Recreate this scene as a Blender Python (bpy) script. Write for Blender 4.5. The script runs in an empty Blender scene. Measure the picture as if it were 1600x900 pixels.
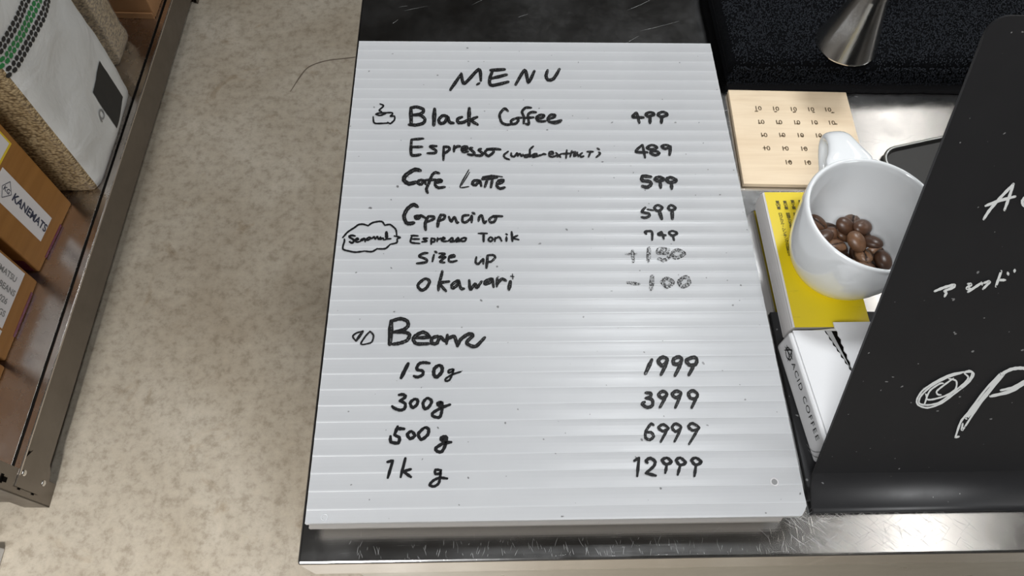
import bpy, bmesh, math, random
from mathutils import Vector, Matrix, noise
random.seed(7)
S = bpy.context.scene
COL = S.collection
PI = math.pi

# ------------------------------------------------------------------ camera, world, exposure
CAM = Vector((0.1068, -0.0782, 1.3084))
RIGHT = Vector((0.9994, -0.0197, 0.0277)); DOWN = Vector((-0.0043, -0.8814, -0.4724)); FWD = Vector((0.0337, 0.4720, -0.8810))
FOCAL = 1120.0
cam = bpy.data.objects.new('camera', bpy.data.cameras.new('camera'))
COL.objects.link(cam)
cam.matrix_world = Matrix(((RIGHT.x, -DOWN.x, -FWD.x, CAM.x), (RIGHT.y, -DOWN.y, -FWD.y, CAM.y), (RIGHT.z, -DOWN.z, -FWD.z, CAM.z), (0, 0, 0, 1)))
cam.data.sensor_width = 36; cam.data.lens = FOCAL / 1600 * 36
cam.data.clip_start = 0.02; cam.data.clip_end = 50
S.camera = cam
S.view_settings.view_transform = 'Standard'; S.view_settings.look = 'None'
S.view_settings.gamma = 1; S.view_settings.use_curve_mapping = False
S.view_settings.exposure = 0.17
W = bpy.data.worlds.new('world'); S.world = W; W.use_nodes = True
W.node_tree.nodes['Background'].inputs[0].default_value = (0.9, 0.95, 1, 1)
W.node_tree.nodes['Background'].inputs[1].default_value = 0.3
# lamps and added fill lights: name, centre, size (x, y), power, colour  (built as ceiling fixtures further down)
LAMPS_AND_FILLS = [
    ((1.61, 1.00, 2.70), (0.06, 3.2), 7.5, (1.0, 0.96, 0.90)),
    ((3.30, 1.00, 2.70), (0.14, 3.2), 46, (0.94, 0.97, 1.0)),  # added fill strip: lights cup and wood from the right, greys the steel
    ((-0.45, -0.95, 2.70), "spot", 640, (1.0, 0.975, 0.93)),
    ((0.66, 0.95, 2.70), (0.30, 0.30), 19, (0.95, 0.98, 1.0)),  # added fill that brightens the cup, plywood card and menu board
    ((-0.75, -1.05, 2.70), (0.90, 0.50), 45, (0.98, 0.99, 1.0)),  # added soft front fill for the sign face and the cup
]

def ray(px, py):
    return (FWD + RIGHT * ((px - 800) / FOCAL) + DOWN * ((py - 450) / FOCAL))
def at(px, py, z):
    d = ray(px, py); return CAM + d * ((z - CAM.z) / d.z)
def on_plane(px, py, p0, n):
    d = ray(px, py); return CAM + d * ((p0 - CAM).dot(n) / d.dot(n))

# ------------------------------------------------------------------ materials
def mat(name, color=(.8, .8, .8), rough=.5, metal=0., **kw):
    m = bpy.data.materials.new(name); m.use_nodes = True
    b = m.node_tree.nodes['Principled BSDF']
    b.inputs['Base Color'].default_value = (*color, 1); b.inputs['Roughness'].default_value = rough
    b.inputs['Metallic'].default_value = metal
    for k, v in kw.items(): b.inputs[k.replace('_', ' ')].default_value = v
    return m
def N(m, t, **kw):
    n = m.node_tree.nodes.new(t)
    for k, v in kw.items():
        if k in n.inputs.keys(): n.inputs[k].default_value = v
        else: setattr(n, k, v)
    return n
def L(m, a, b): m.node_tree.links.new(a, b)
def bsdf(m): return m.node_tree.nodes['Principled BSDF']
def out(m): return m.node_tree.nodes['Material Output']
def coords(m, scale=(1, 1, 1), rot=(0, 0, 0), kind='Object'):
    tc = N(m, 'ShaderNodeTexCoord'); mp = N(m, 'ShaderNodeMapping')
    mp.inputs['Scale'].default_value = scale; mp.inputs['Rotation'].default_value = rot
    L(m, tc.outputs[kind], mp.inputs['Vector']); return mp.outputs[0]
def noise_tex(m, vec, scale, detail=4, rough=.55, dist=0.):
    n = N(m, 'ShaderNodeTexNoise'); n.inputs['Scale'].default_value = scale; n.inputs['Detail'].default_value = detail
    n.inputs['Roughness'].default_value = rough; n.inputs['Distortion'].default_value = dist
    L(m, vec, n.inputs['Vector']); return n.outputs['Fac']
def ramp(m, fac, stops):
    r = N(m, 'ShaderNodeValToRGB'); e = r.color_ramp.elements
    while len(e) < len(stops): e.new(.5)
    for x, (p, c) in zip(e, stops): x.position = p; x.color = (*c, 1) if len(c) == 3 else c
    L(m, fac, r.inputs[0]); return r.outputs[0]
def bump(m, h, strength=.2, dist=.001, prev=None):
    b = N(m, 'ShaderNodeBump'); b.inputs['Strength'].default_value = strength; b.inputs['Distance'].default_value = dist
    L(m, h, b.inputs['Height'])
    if prev: L(m, prev, b.inputs['Normal'])
    return b.outputs[0]
def mixc(m, fac, a, b, mode='MIX'):
    x = N(m, 'ShaderNodeMix', data_type='RGBA', blend_type=mode)
    for s, v in ((0, fac), (6, a), (7, b)):
        if hasattr(v, 'links'): L(m, v, x.inputs[s])
        else: x.inputs[s].default_value = v if isinstance(v, float) else (*v, 1)
    return x.outputs[2]

M = {}
# polished concrete floor
m = M['concrete'] = mat('concrete', rough=.42)
v = coords(m)
c = ramp(m, noise_tex(m, v, 2.6, 8, .62, .4), [(.30, (.305, .252, .186)), (.50, (.385, .334, .262)), (.70, (.485, .435, .36))])
c2 = ramp(m, noise_tex(m, v, 48, 7, .75), [(.36, (.60, .57, .53)), (.50, (.95, .95, .95)), (.66, (1.12, 1.11, 1.1))])
c = mixc(m, .75, c, c2, 'MULTIPLY')
c3 = ramp(m, noise_tex(m, v, 11, 5, .65, .8), [(.60, (1, 1, 1)), (.74, (.66, .58, .48))])
c = mixc(m, .8, c, c3, 'MULTIPLY')
L(m, c, bsdf(m).inputs['Base Color'])
r = ramp(m, noise_tex(m, v, 7, 5), [(.3, (.30, .30, .30)), (.7, (.5, .5, .5))]); L(m, r, bsdf(m).inputs['Roughness'])
L(m, bump(m, noise_tex(m, v, 60, 4), .12, .002), bsdf(m).inputs['Normal'])
M['crack'] = mat('floor_crack', (.13, .10, .075), .8)
# brushed stainless steel
def steel(name, color=(.62, .61, .60), rough=.24, brush=(6, 900, 900), aniso=.0, strength=.10):
    m = mat(name, color, rough, 1.0)
    v = coords(m, brush)
    L(m, bump(m, noise_tex(m, v, 1.0, 3, .6), strength, .0006), bsdf(m).inputs['Normal'])
    v2 = coords(m)
    L(m, ramp(m, noise_tex(m, v2, 14, 6, .7), [(.3, (rough * .75,) * 3), (.7, (rough * 1.35,) * 3)]), bsdf(m).inputs['Roughness'])
    bsdf(m).inputs['Anisotropic'].default_value = aniso
    return m
m = M['worktop'] = steel('brushed_steel_worktop', (.60, .595, .59), .185, (5, 1000, 1000), 0, .04)
# hairline scratches on the worktop
v = coords(m, (1300, 45, 1), (0, 0, .35)); sA = noise_tex(m, v, 1, 2, .5, .2)
v = coords(m, (70, 1500, 1), (0, 0, .75)); sB = noise_tex(m, v, 1, 2, .5, .2)
sm = N(m, 'ShaderNodeMath', operation='MAXIMUM'); L(m, sA, sm.inputs[0]); L(m, sB, sm.inputs[1])
L(m, mixc(m, ramp(m, sm.outputs[0], [(.70, (0, 0, 0)), (.80, (1, 1, 1))]), (.58, .575, .57), (.80, .80, .80)), bsdf(m).inputs['Base Color'])
old = bsdf(m).inputs['Normal'].links[0].from_socket
L(m, bump(m, ramp(m, sm.outputs[0], [(.68, (0, 0, 0)), (.76, (1, 1, 1))]), .10, .0002, old), bsdf(m).inputs['Normal'])
M['scratch'] = mat('scratched_steel', (.62, .62, .62), .55, .8)
M['steel'] = steel('brushed_steel', (.52, .52, .50), .34, (4, 4, 700), 0, .08)
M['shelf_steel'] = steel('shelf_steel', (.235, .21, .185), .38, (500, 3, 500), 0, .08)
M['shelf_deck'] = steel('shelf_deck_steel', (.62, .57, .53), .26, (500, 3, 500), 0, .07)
M['bright_steel'] = mat('polished_steel', (.72, .71, .70), .16, 1.0)
M['jigger'] = steel('spun_steel', (.66, .64, .61), .17, (900, 900, 2), 0, .10)
M['bolt'] = mat('zinc_bolt', (.75, .74, .72), .25, 1.0)
M['dark_hole'] = mat('dark_gap', (.008, .007, .006), 1., 0., Specular_IOR_Level=.05)
# frosted fluted plastic
def plastic(name, base, transl):
    m = M[name] = mat(name, base, .27)
    v = coords(m)
    sp = ramp(m, noise_tex(m, v, 260, 1, .3), [(.205, (.25, .25, .26)), (.225, (1, 1, 1))])
    sm_ = ramp(m, noise_tex(m, v, 14, 5, .7), [(.3, (.955, .955, .96)), (.6, (1, 1, 1))])
    # the webs between the flutes show through as paler lines
    sx = N(m, 'ShaderNodeSeparateXYZ'); L(m, v, sx.inputs[0])
    a = N(m, 'ShaderNodeMath', operation='SUBTRACT'); a.inputs[0].default_value = .3897 + .00035; L(m, sx.outputs['Y'], a.inputs[1])
    d = N(m, 'ShaderNodeMath', operation='DIVIDE'); L(m, a.outputs[0], d.inputs[0]); d.inputs[1].default_value = .0106
    f = N(m, 'ShaderNodeMath', operation='FRACT'); L(m, d.outputs[0], f.inputs[0])
    web = ramp(m, f.outputs[0], [(.0, (1.12, 1.12, 1.12)), (.05, (1.12, 1.12, 1.12)), (.11, (1.02, 1.02, 1.02)), (.9, (.985, .985, .985))])
    c = mixc(m, 1., mixc(m, 1., base, sm_, 'MULTIPLY'), sp, 'MULTIPLY')
    L(m, mixc(m, 1., c, web, 'MULTIPLY'), bsdf(m).inputs['Base Color'])
    L(m, ramp(m, noise_tex(m, coords(m, (2, 9, 1)), 6, 4, .6), [(.35, (.30,) * 3), (.65, (.37,) * 3)]), bsdf(m).inputs['Roughness'])
    tr = N(m, 'ShaderNodeBsdfTranslucent'); tr.inputs[0].default_value = (.86, .82, .77, 1)
    mx = N(m, 'ShaderNodeMixShader'); mx.inputs[0].default_value = transl
    L(m, bsdf(m).outputs[0], mx.inputs[1]); L(m, tr.outputs[0], mx.inputs[2]); L(m, mx.outputs[0], out(m).inputs[0])
plastic('plastic', (.645, .66, .68), .30)
plastic('plastic_lower', (.645, .66, .68), .72)
M['clear_plastic'] = mat('clear_plastic', (.86, .88, .90), .12, 0., Alpha=.55)
# marker inks
def ink(name, color, lo, hi, scale=900):
    m = mat(name, color, .45, 0., Specular_IOR_Level=.15)
    if lo is not None:
        n = noise_tex(m, coords(m), scale, 3, .7)
        L(m, ramp(m, n, [(lo, (0, 0, 0)), (hi, (1, 1, 1))]), bsdf(m).inputs['Alpha'])
    return m
M['ink'] = ink('black_marker_ink', (.010, .010, .011), None, None)
M['ink_worn'] = ink('worn_marker_ink', (.016, .0155, .0155), .26, .50)
M['ink_faded'] = ink('faded_marker_ink', (.022, .021, .021), .42, .62)
M['chalk'] = mat('white_chalk_marker', (.82, .84, .83), .6)
M['print'] = mat('black_print', (.018, .018, .018), .6)
M['brown_print'] = mat('burnt_brown_print', (.10, .065, .03), .8)
M['navy_print'] = mat('navy_print', (.035, .040, .075), .6)
M['grey_print'] = mat('grey_print', (.25, .25, .25), .6)
m = M['black_acrylic'] = mat('black_acrylic', (.019, .019, .0205), .47)
L(m, ramp(m, noise_tex(m, coords(m), 22, 6, .7), [(.3, (.40,) * 3), (.7, (.52,) * 3)]), bsdf(m).inputs['Roughness'])
L(m, ramp(m, noise_tex(m, coords(m), 330, 1, .3), [(.785, (.019, .019, .0205)), (.80, (.22, .22, .22))]), bsdf(m).inputs['Base Color'])
M['porcelain'] = mat('white_porcelain', (.88, .90, .91), .10, 0., Coat_Weight=.4, Coat_Roughness=.04)
m = M['plywood'] = mat('pale_plywood', (.72, .56, .38), .55)
n = noise_tex(m, coords(m, (12, 130, 10)), 1, 5, .6, .4)
L(m, ramp(m, n, [(.3, (.74, .57, .38)), (.6, (.84, .68, .48))]), bsdf(m).inputs['Base Color'])
M['ply_edge'] = mat('plywood_edge', (.36, .25, .15), .7)
m = M['yellow'] = mat('yellow_cover', (.78, .60, .012), .33)
L(m, ramp(m, noise_tex(m, coords(m, (30, 240, 30)), 1, 4, .7), [(.27, (.55, .42, .02)), (.34, (.78, .60, .012))]), bsdf(m).inputs['Base Color'])
M['paper'] = mat('white_paper', (.74, .72, .71), .7)
M['white_card'] = mat('white_card', (.78, .78, .79), .45)
M['card_edge'] = mat('grey_card_edge', (.50, .50, .50), .8)
m = M['towel'] = mat('black_terry', (.0025, .003, .004), 1., 0., Specular_IOR_Level=.1)
L(m, bump(m, noise_tex(m, coords(m), 700, 3, .7), .9, .003), bsdf(m).inputs['Normal'])
M['pile'] = mat('black_terry_loops', (.013, .015, .019), .9, 0., Specular_IOR_Level=.2)
M['hem'] = mat('black_woven_hem', (.006, .006, .007), .9, 0., Specular_IOR_Level=.2)
M['tray'] = mat('dark_grey_tray', (.030, .029, .027), .42, .3)
m = M['bean'] = mat('roasted_bean', (.09, .045, .022), .36)
oi = N(m, 'ShaderNodeObjectInfo')
c = ramp(m, oi.outputs['Random'], [(0., (.060, .029, .016)), (.45, (.105, .050, .026)), (.75, (.17, .088, .045)), (1., (.26, .145, .078))])
L(m, mixc(m, .7, c, ramp(m, noise_tex(m, coords(m), 260, 4, .6), [(.3, (.55, .5, .5)), (.65, (1.15, 1.1, 1.05))]), 'MULTIPLY'), bsdf(m).inputs['Base Color'])
M['crease'] = mat('bean_crease', (.030, .014, .008), .6)
m = M['kraft'] = mat('kraft_carton', (.33, .165, .045), .6)
n = noise_tex(m, coords(m, (3, 3, 60)), 1, 5, .6)
L(m, ramp(m, n, [(.3, (.285, .122, .022)), (.65, (.345, .155, .032))]), bsdf(m).inputs['Base Color'])
M['brown_carton'] = mat('brown_carton', (.34, .175, .075), .65)
M['tape'] = mat('magenta_tape', (.13, .012, .045), .45)
M['yellow_line'] = mat('yellow_label_border', (.80, .58, .03), .5)
M['label'] = mat('white_label', (.74, .72, .73), .5)
m = M['woven'] = mat('white_woven_bag', (.66, .665, .655), .42)
L(m, bump(m, noise_tex(m, coords(m), 13, 4, .5, .5), .42, .012), bsdf(m).inputs['Normal'])
m = M['grain'] = mat('green_coffee_grain', (.42, .32, .19), .42)
vo = N(m, 'ShaderNodeTexVoronoi'); vo.inputs['Scale'].default_value = 165; L(m, coords(m, (1, 1, 1.5)), vo.inputs['Vector'])
c = ramp(m, vo.outputs['Distance'], [(.0, (.52, .41, .25)), (.45, (.40, .30, .165)), (.75, (.16, .11, .055))])
rv = N(m, 'ShaderNodeSeparateColor'); L(m, vo.outputs['Color'], rv.inputs[0])
c = mixc(m, .6, c, ramp(m, rv.outputs[0], [(0, (.65, .62, .58)), (1, (1.15, 1.12, 1.1))]), 'MULTIPLY')
L(m, c, bsdf(m).inputs['Base Color'])
iv = N(m, 'ShaderNodeMath', operation='SUBTRACT'); iv.inputs[0].default_value = 1; L(m, vo.outputs['Distance'], iv.inputs[1])
L(m, bump(m, iv.outputs[0], .5, .003), bsdf(m).inputs['Normal'])
M['film'] = mat('clear_bag_film', (.9, .9, .88), .12, 0., Alpha=.14)
M['green_print'] = mat('green_hexagon_print', (.02, .20, .055), .5)
M['wall'] = mat('grey_plaster_wall', (.22, .21, .20), .8)
M['ceiling'] = mat('dark_ceiling', (.045, .043, .041), .85)
M['lamp_body'] = mat('white_lamp_housing', (.7, .7, .7), .5)
for m in M.values(): m.use_fake_user = False

# ------------------------------------------------------------------ mesh helpers
def obj(name, bm, material, parent=None, smooth=False, bevel=0, seg=2, kind=None, autosm=None):
    if bm.faces and not smooth == 'keep': bmesh.ops.recalc_face_normals(bm, faces=bm.faces)
    me = bpy.data.meshes.new(name); bm.to_mesh(me); bm.free()
    for mt in (material if isinstance(material, (list, tuple)) else [material]): me.materials.append(M[mt])
    if smooth:
        for p in me.polygons: p.use_smooth = True
    o = bpy.data.objects.new(name, me); COL.objects.link(o)
    if parent: o.parent = parent; o.matrix_parent_inverse = parent.matrix_basis.inverted()
    if bevel:
        b = o.modifiers.new('bevel', 'BEVEL'); b.width = bevel; b.segments = seg; b.limit_method = 'ANGLE'; b.angle_limit = .6
    if kind: o['kind'] = kind
    return o
def thing(name, label, cat, loc=(0, 0, 0), group=None):
    o = bpy.data.objects.new(name, None); o.empty_display_size = .02; COL.objects.link(o); o.location = loc
    return tag(o, label, cat, group)
def tag(o, label, cat, group=None):
    o['label'] = label; o['category'] = cat
    if group: o['group'] = group
    return o
def structure(name, bm, material, **kw):
    o = obj(name, bm, material, **kw); o['kind'] = 'structure'; return o
def box(bm, x0, x1, y0, y1, z0, z1, mtx=None, mi=0):
    vs = [bm.verts.new(Vector((x, y, z)) if mtx is None else mtx @ Vector((x, y, z))) for x in (x0, x1) for y in (y0, y1) for z in (z0, z1)]
    for q in ((0, 1, 3, 2), (4, 6, 7, 5), (0, 4, 5, 1), (2, 3, 7, 6), (0, 2, 6, 4), (1, 5, 7, 3)):
        f = bm.faces.new([vs[i] for i in q]); f.material_index = mi
def newbox(*a, mtx=None):
    bm = bmesh.new(); box(bm, *a, mtx=mtx); return bm
def prism(bm, pts, direction, mi=0):
    a = [bm.verts.new(Vector(p)) for p in pts]; b = [bm.verts.new(Vector(p) + Vector(direction)) for p in pts]
    n = len(pts)
    fs = [bm.faces.new(a), bm.faces.new(b[::-1])] + [bm.faces.new((a[i], a[(i + 1) % n], b[(i + 1) % n], b[i])) for i in range(n)]
    for f in fs: f.material_index = mi
def lathe(bm, prof, c, n=64, closed=False):
    rings = []
    for r, z in prof:
        rings.append([bm.verts.new((c[0] + r * math.cos(2 * PI * i / n), c[1] + r * math.sin(2 * PI * i / n), c[2] + z)) for i in range(n)])
    for a, b in zip(rings, rings[1:] + (rings[:1] if closed else [])):
        for i in range(n): bm.faces.new((a[i], a[(i + 1) % n], b[(i + 1) % n], b[i]))
    return rings
def quad(bm, pts, mi=0):
    f = bm.faces.new([bm.verts.new(Vector(p)) for p in pts]); f.material_index = mi; return f
def smooth_path(pts, sub=7):
    if len(pts) < 3: 
        (x0, y0), (x1, y1) = pts
        return [(x0 + (x1 - x0) * i / 6, y0 + (y1 - y0) * i / 6) for i in range(7)]
    closed = pts[0] == pts[-1]
    P = pts[:-1] if closed else pts
    n = len(P); res = []
    g = (lambda i: P[i % n]) if closed else (lambda i: P[min(max(i, 0), n - 1)])
    for i in range(n if closed else n - 1):
        a, b, c, d = g(i - 1), g(i), g(i + 1), g(i + 2)
        # sharp corners stay fairly sharp
        for k in range(sub):
            t = k / sub
            res.append(tuple(.5 * ((2 * b[j]) + (-a[j] + c[j]) * t * .8 + (2 * a[j] - 5 * b[j] + 4 * c[j] - d[j]) * t * t * .8 + (-a[j] + 3 * b[j] - 3 * c[j] + d[j]) * t ** 3 * .8 + .4 * (c[j] - b[j]) * t) for j in (0, 1)) if False else
                       hermite(a, b, c, d, t))
    res.append(P[0] if closed else P[-1])
    return res
def hermite(a, b, c, d, t, k=.42):
    h1, h2, h3, h4 = 2 * t**3 - 3 * t * t + 1, -2 * t**3 + 3 * t * t, t**3 - 2 * t * t + t, t**3 - t * t
    return tuple(h1 * b[j] + h2 * c[j] + h3 * k * (c[j] - a[j]) + h4 * k * (d[j] - b[j]) for j in (0, 1))
def ribbon(bm, path, w, lift, place, taper=.75, off=0.):
    """a flat pen stroke laid on a surface: path in the surface's tracing units, place() puts it on the surface"""
    n = len(path); L_, R_ = [], []
    for i, p in enumerate(path):
        q0 = path[max(i - 1, 0)]; q1 = path[min(i + 1, n - 1)]
        dx, dy = q1[0] - q0[0], q1[1] - q0[1]; l = math.hypot(dx, dy) or 1
        nx, ny = -dy / l, dx / l
        e = min(i, n - 1 - i) / max(1, min(4, n // 3))
        ww = w * .5 * (taper + (1 - taper) * min(1, e)) * (1 + .10 * math.sin(i * 1.7 + w * 9))
        cx, cy = p[0] + nx * off, p[1] + ny * off
        L_.append(bm.verts.new(place(cx + nx * ww, cy + ny * ww, lift))); R_.append(bm.verts.new(place(cx - nx * ww, cy - ny * ww, lift)))
    for i in range(n - 1): bm.faces.new((L_[i], L_[i + 1], R_[i + 1], R_[i]))
    for (p, q, A, B) in ((path[0], path[1], L_[0], R_[0]), (path[-1], path[-2], R_[-1], L_[-1])):   # round ends
        dx, dy = p[0] - q[0], p[1] - q[1]; l = math.hypot(dx, dy) or 1; dx, dy = dx / l, dy / l
        r = w * .5 * taper; cap = []
        for k in range(1, 6):
            a = PI * k / 6
            s, c_ = math.sin(a), math.cos(a)
            sx, sy = (dy, -dx)
            cap.append(bm.verts.new(place(p[0] + dx * r * s + sx * r * c_ + (-dy) * 0, p[1] + dy * r * s + sy * r * c_, lift)))
        try: bm.faces.new([A] + (cap if True else cap) + [B])
        except ValueError: pass

_lift = [0]
def strokes(name, parent, place, ox, oy, sc, lines, w, style, base=.00018, label=None):
    """handwriting: every entry of lines is a pen stroke (x, y points); style solid / rough / faded"""
    bm = bmesh.new(); bm2 = bmesh.new()
    for st in lines:
        ww = w
        if isinstance(st, tuple): st, ww = st
        ww *= 1.12
        path = smooth_path([(ox + x / sc, oy + y / sc) for x, y in st])
        _lift[0] = (_lift[0] + 1) % 40
        lift = base + _lift[0] * .000002
        if style == 'solid': ribbon(bm, path, ww * 1.08, lift, place)
        elif style == 'rough':
            ribbon(bm2, path, ww * 1.30, lift, place)
            ribbon(bm, path, ww * .52, lift + .00009, place, .5, ww * .34)
            ribbon(bm, path, ww * .34, lift + .00009, place, .4, -ww * .46)
        elif style == 'faded':
            ribbon(bm2, path, ww, lift, place)
            ribbon(bm2, path, ww * .22, lift + .00009, place, .5, ww * .42)
    objs = []
    if style == 'solid': objs.append(obj(name, bm, 'ink', parent, smooth='keep')); bm2.free()
    else:
        if style == 'rough':
            for f in bm.faces: f.material_index = 0
        # one mesh: worn body of the stroke and its darker outlines
        off = len(bm.verts)
        tmp = bpy.data.meshes.new('tmp'); bm2.to_mesh(tmp); bm2.free()
        for f in bm.faces: f.material_index = 0
        k = len(bm.faces)
        bm.from_mesh(tmp); bpy.data.meshes.remove(tmp); bm.faces.ensure_lookup_table()
        for f in bm.faces[k:]: f.material_index = 1
        objs.append(obj(name, bm, ['ink', 'ink_worn' if style == 'rough' else 'ink_faded'], parent, smooth='keep'))
    for o in objs:
        for p in o.data.polygons: p.use_smooth = False
        if label: o['label'] = label
    return objs[0]

def text_part(name, body, size, origin, right, up, material, parent, align='LEFT', bold=0., extrude=0., spacing=1.):
    """printed lettering turned into a mesh that lies on the surface at origin, reading along right"""
    cu = bpy.data.curves.new('txt', 'FONT'); cu.body = body; cu.size = size; cu.align_x = align; cu.align_y = 'CENTER'
    cu.offset = bold; cu.extrude = extrude; cu.space_character = spacing; cu.resolution_u = 3
    to = bpy.data.objects.new('txt', cu); COL.objects.link(to)
    bpy.context.view_layer.update()
    me = bpy.data.meshes.new_from_object(to.evaluated_get(bpy.context.evaluated_depsgraph_get()))
    bpy.data.objects.remove(to)
    r = Vector(right).normalized(); u = Vector(up).normalized(); n = r.cross(u)
    mt = Matrix(((r.x, u.x, n.x, origin[0]), (r.y, u.y, n.y, origin[1]), (r.z, u.z, n.z, origin[2]), (0, 0, 0, 1)))
    me.transform(mt); me.materials.clear(); me.materials.append(M[material]); me.name = name
    o = bpy.data.objects.new(name, me); COL.objects.link(o)
    if parent: o.parent = parent; o.matrix_parent_inverse = parent.matrix_basis.inverted()
    return o

# ------------------------------------------------------------------ the room
X0, X1, Y0, Y1, ZC = -2.4, 4.0, -3.2, 5.0, 2.9
structure('floor', newbox(X0, X1, Y0, Y1, -.1, 0), 'concrete')
structure('ceiling', newbox(X0, X1, Y0, Y1, ZC, ZC + .1), 'ceiling')
structure('wall_left', newbox(X0 - .1, X0, Y0, Y1, 0, ZC), 'wall')
structure('wall_right', newbox(X1, X1 + .1, Y0, Y1, 0, ZC), 'wall')
structure('wall_back', newbox(X0, X1, Y1, Y1 + .1, 0, ZC), 'wall')
structure('wall_front', newbox(X0, X1, Y0 - .1, Y0, 0, ZC), 'wall')
fl_ = bpy.data.objects['floor']
bm = bmesh.new()
ribbon(bm, smooth_path([(-.365, 1.16), (-.335, 1.235), (-.29, 1.262), (-.22, 1.275), (-.14, 1.300), (-.05, 1.296)]), .0035, .0004, lambda x, y, l: Vector((x, y, l)), .4)
obj('hairline_crack', bm, 'crack', fl_, smooth='keep')
for i, (p, sz, pw, colr) in enumerate(LAMPS_AND_FILLS):
    lab = ['long slim white ceiling strip lamp above the right side of the counter', 'long slim cool white fill light strip added farther right beyond the counter',
           'round ceiling downlight over the near end of the aisle', 'small square fill light added above the far half of the counter', 'wide fill light panel added behind the viewer in front of the counter'][i]
    t = thing('lamp_or_fill', lab, 'lamp', p)
    if sz == 'spot':
        bm = bmesh.new(); lathe(bm, [(.17, ZC - p[2]), (.17, .04), (.165, .03), (.155, .03), (.15, .06), (.0, .06)], p, 40); obj('housing', bm, 'lamp_body', t, smooth=True)
        ld = bpy.data.lights.new('lamp_light', 'SPOT'); ld.spot_size = math.radians(68); ld.spot_blend = 1.0; ld.shadow_soft_size = .14
    else:
        t.rotation_euler.z = math.radians(-12.5) if i == 0 else 0
        ho = obj('housing', newbox(-sz[0] / 2 - .02, sz[0] / 2 + .02, -sz[1] / 2 - .02, sz[1] / 2 + .02, .006, ZC - p[2]), 'lamp_body', bevel=.004)
        ho.parent = t
        ld = bpy.data.lights.new('lamp_light', 'AREA'); ld.shape = 'RECTANGLE'; ld.size, ld.size_y = sz
    ld.energy = pw; ld.color = colr
    lo = bpy.data.objects.new('lamp_light', ld); COL.objects.link(lo); lo.parent = t

# ------------------------------------------------------------------ steel counter
ZT = .85
XL, YF, XR, YB = -.0078, -.0196, 1.35, .75
ct = thing('steel_counter', 'brushed stainless steel counter that carries the menu board and the cup', 'counter', (.6, .3, 0))
bm = bmesh.new(); box(bm, XL, XR, YF, YB, ZT - .045, ZT)
o = obj('worktop', bm, 'worktop', ct, bevel=.0018, seg=3)
obj('front_panel', newbox(XL + .012, XR - .01, YF + .012, YF + .03, .12, ZT - .045), 'steel', ct, bevel=.002)
obj('side_panel', newbox(XL + .012, XL + .03, YF + .03, YB - .02, .12, ZT - .045), 'steel', ct)
obj('side_panel', newbox(XR - .03, XR - .01, YF + .03, YB - .02, .12, ZT - .045), 'steel', ct)
obj('back_panel', newbox(XL + .03, XR - .03, YB - .04, YB - .02, .12, ZT - .045), 'steel', ct)
# fine scratches worn into the top, densest at the front right
bm = bmesh.new(); sr = random.Random(5)
def scratch(x, y, ang, ln, w):
    d = Vector((math.cos(ang), math.sin(ang), 0)); n = Vector((-d.y, d.x, 0)) * w * .36; z = ZT + .00004 + sr.random() * .00003; bend = n.normalized() * ln * sr.uniform(-.06, .06)
    pts = [Vector((x, y, z)) + d * ln * t + bend * (4 * t * (1 - t)) for t in (0, .25, .5, .75, 1)]
    k = [bm.verts.new(p + n * (.35 if i in (0, 4) else 1)) for i, p in enumerate(pts)]; q = [bm.verts.new(p - n * (.35 if i in (0, 4) else 1)) for i, p in enumerate(pts)]
    for i in range(4):
        if min(p.y for p in (pts[i], pts[i + 1])) > YF + .0022 and min(pts[i].x, pts[i + 1].x) > XL + .003: bm.faces.new((k[i], k[i + 1], q[i + 1], q[i]))
for _ in range(260): scratch(sr.gauss(.345, .03), sr.uniform(-.016, .012), sr.choice((-.75, -.75, -.6, .6)) + sr.uniform(-.2, .2), sr.uniform(.003, .018), sr.uniform(.00008, .00022))
for _ in range(150): scratch(sr.uniform(.02, .31), sr.uniform(-.017, -.006), -PI / 2 + sr.uniform(-.5, .5), sr.uniform(.001, .006), sr.uniform(.00006, .00016))
for _ in range(90): scratch(sr.uniform(.30, .56), sr.uniform(.25, .37), sr.uniform(-.4, .4), sr.uniform(.003, .014), sr.uniform(.00008, .0002))
for _ in range(40): scratch(sr.uniform(.0, .30), sr.uniform(.40, .60), sr.uniform(.2, .8), sr.uniform(.004, .04), sr.uniform(.00010, .00025))
for _ in range(60): scratch(sr.uniform(.40, 1.3), sr.uniform(-.016, .5), sr.uniform(-1, 1), sr.uniform(.005, .03), sr.uniform(.0001, .0002))
obj('scratch_marks', bm, 'scratch', ct, smooth='keep', kind='stuff')
for lx in (XL + .06, XR - .06):
    for ly in (YF + .06, YB - .07):
        bm = bmesh.new(); lathe(bm, [(.0, 0), (.022, 0), (.022, .015), (.016, .02), (.016, .13), (0, .13)], (lx, ly, 0), 20); obj('leg', bm, 'bright_steel', ct, smooth=True)

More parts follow.
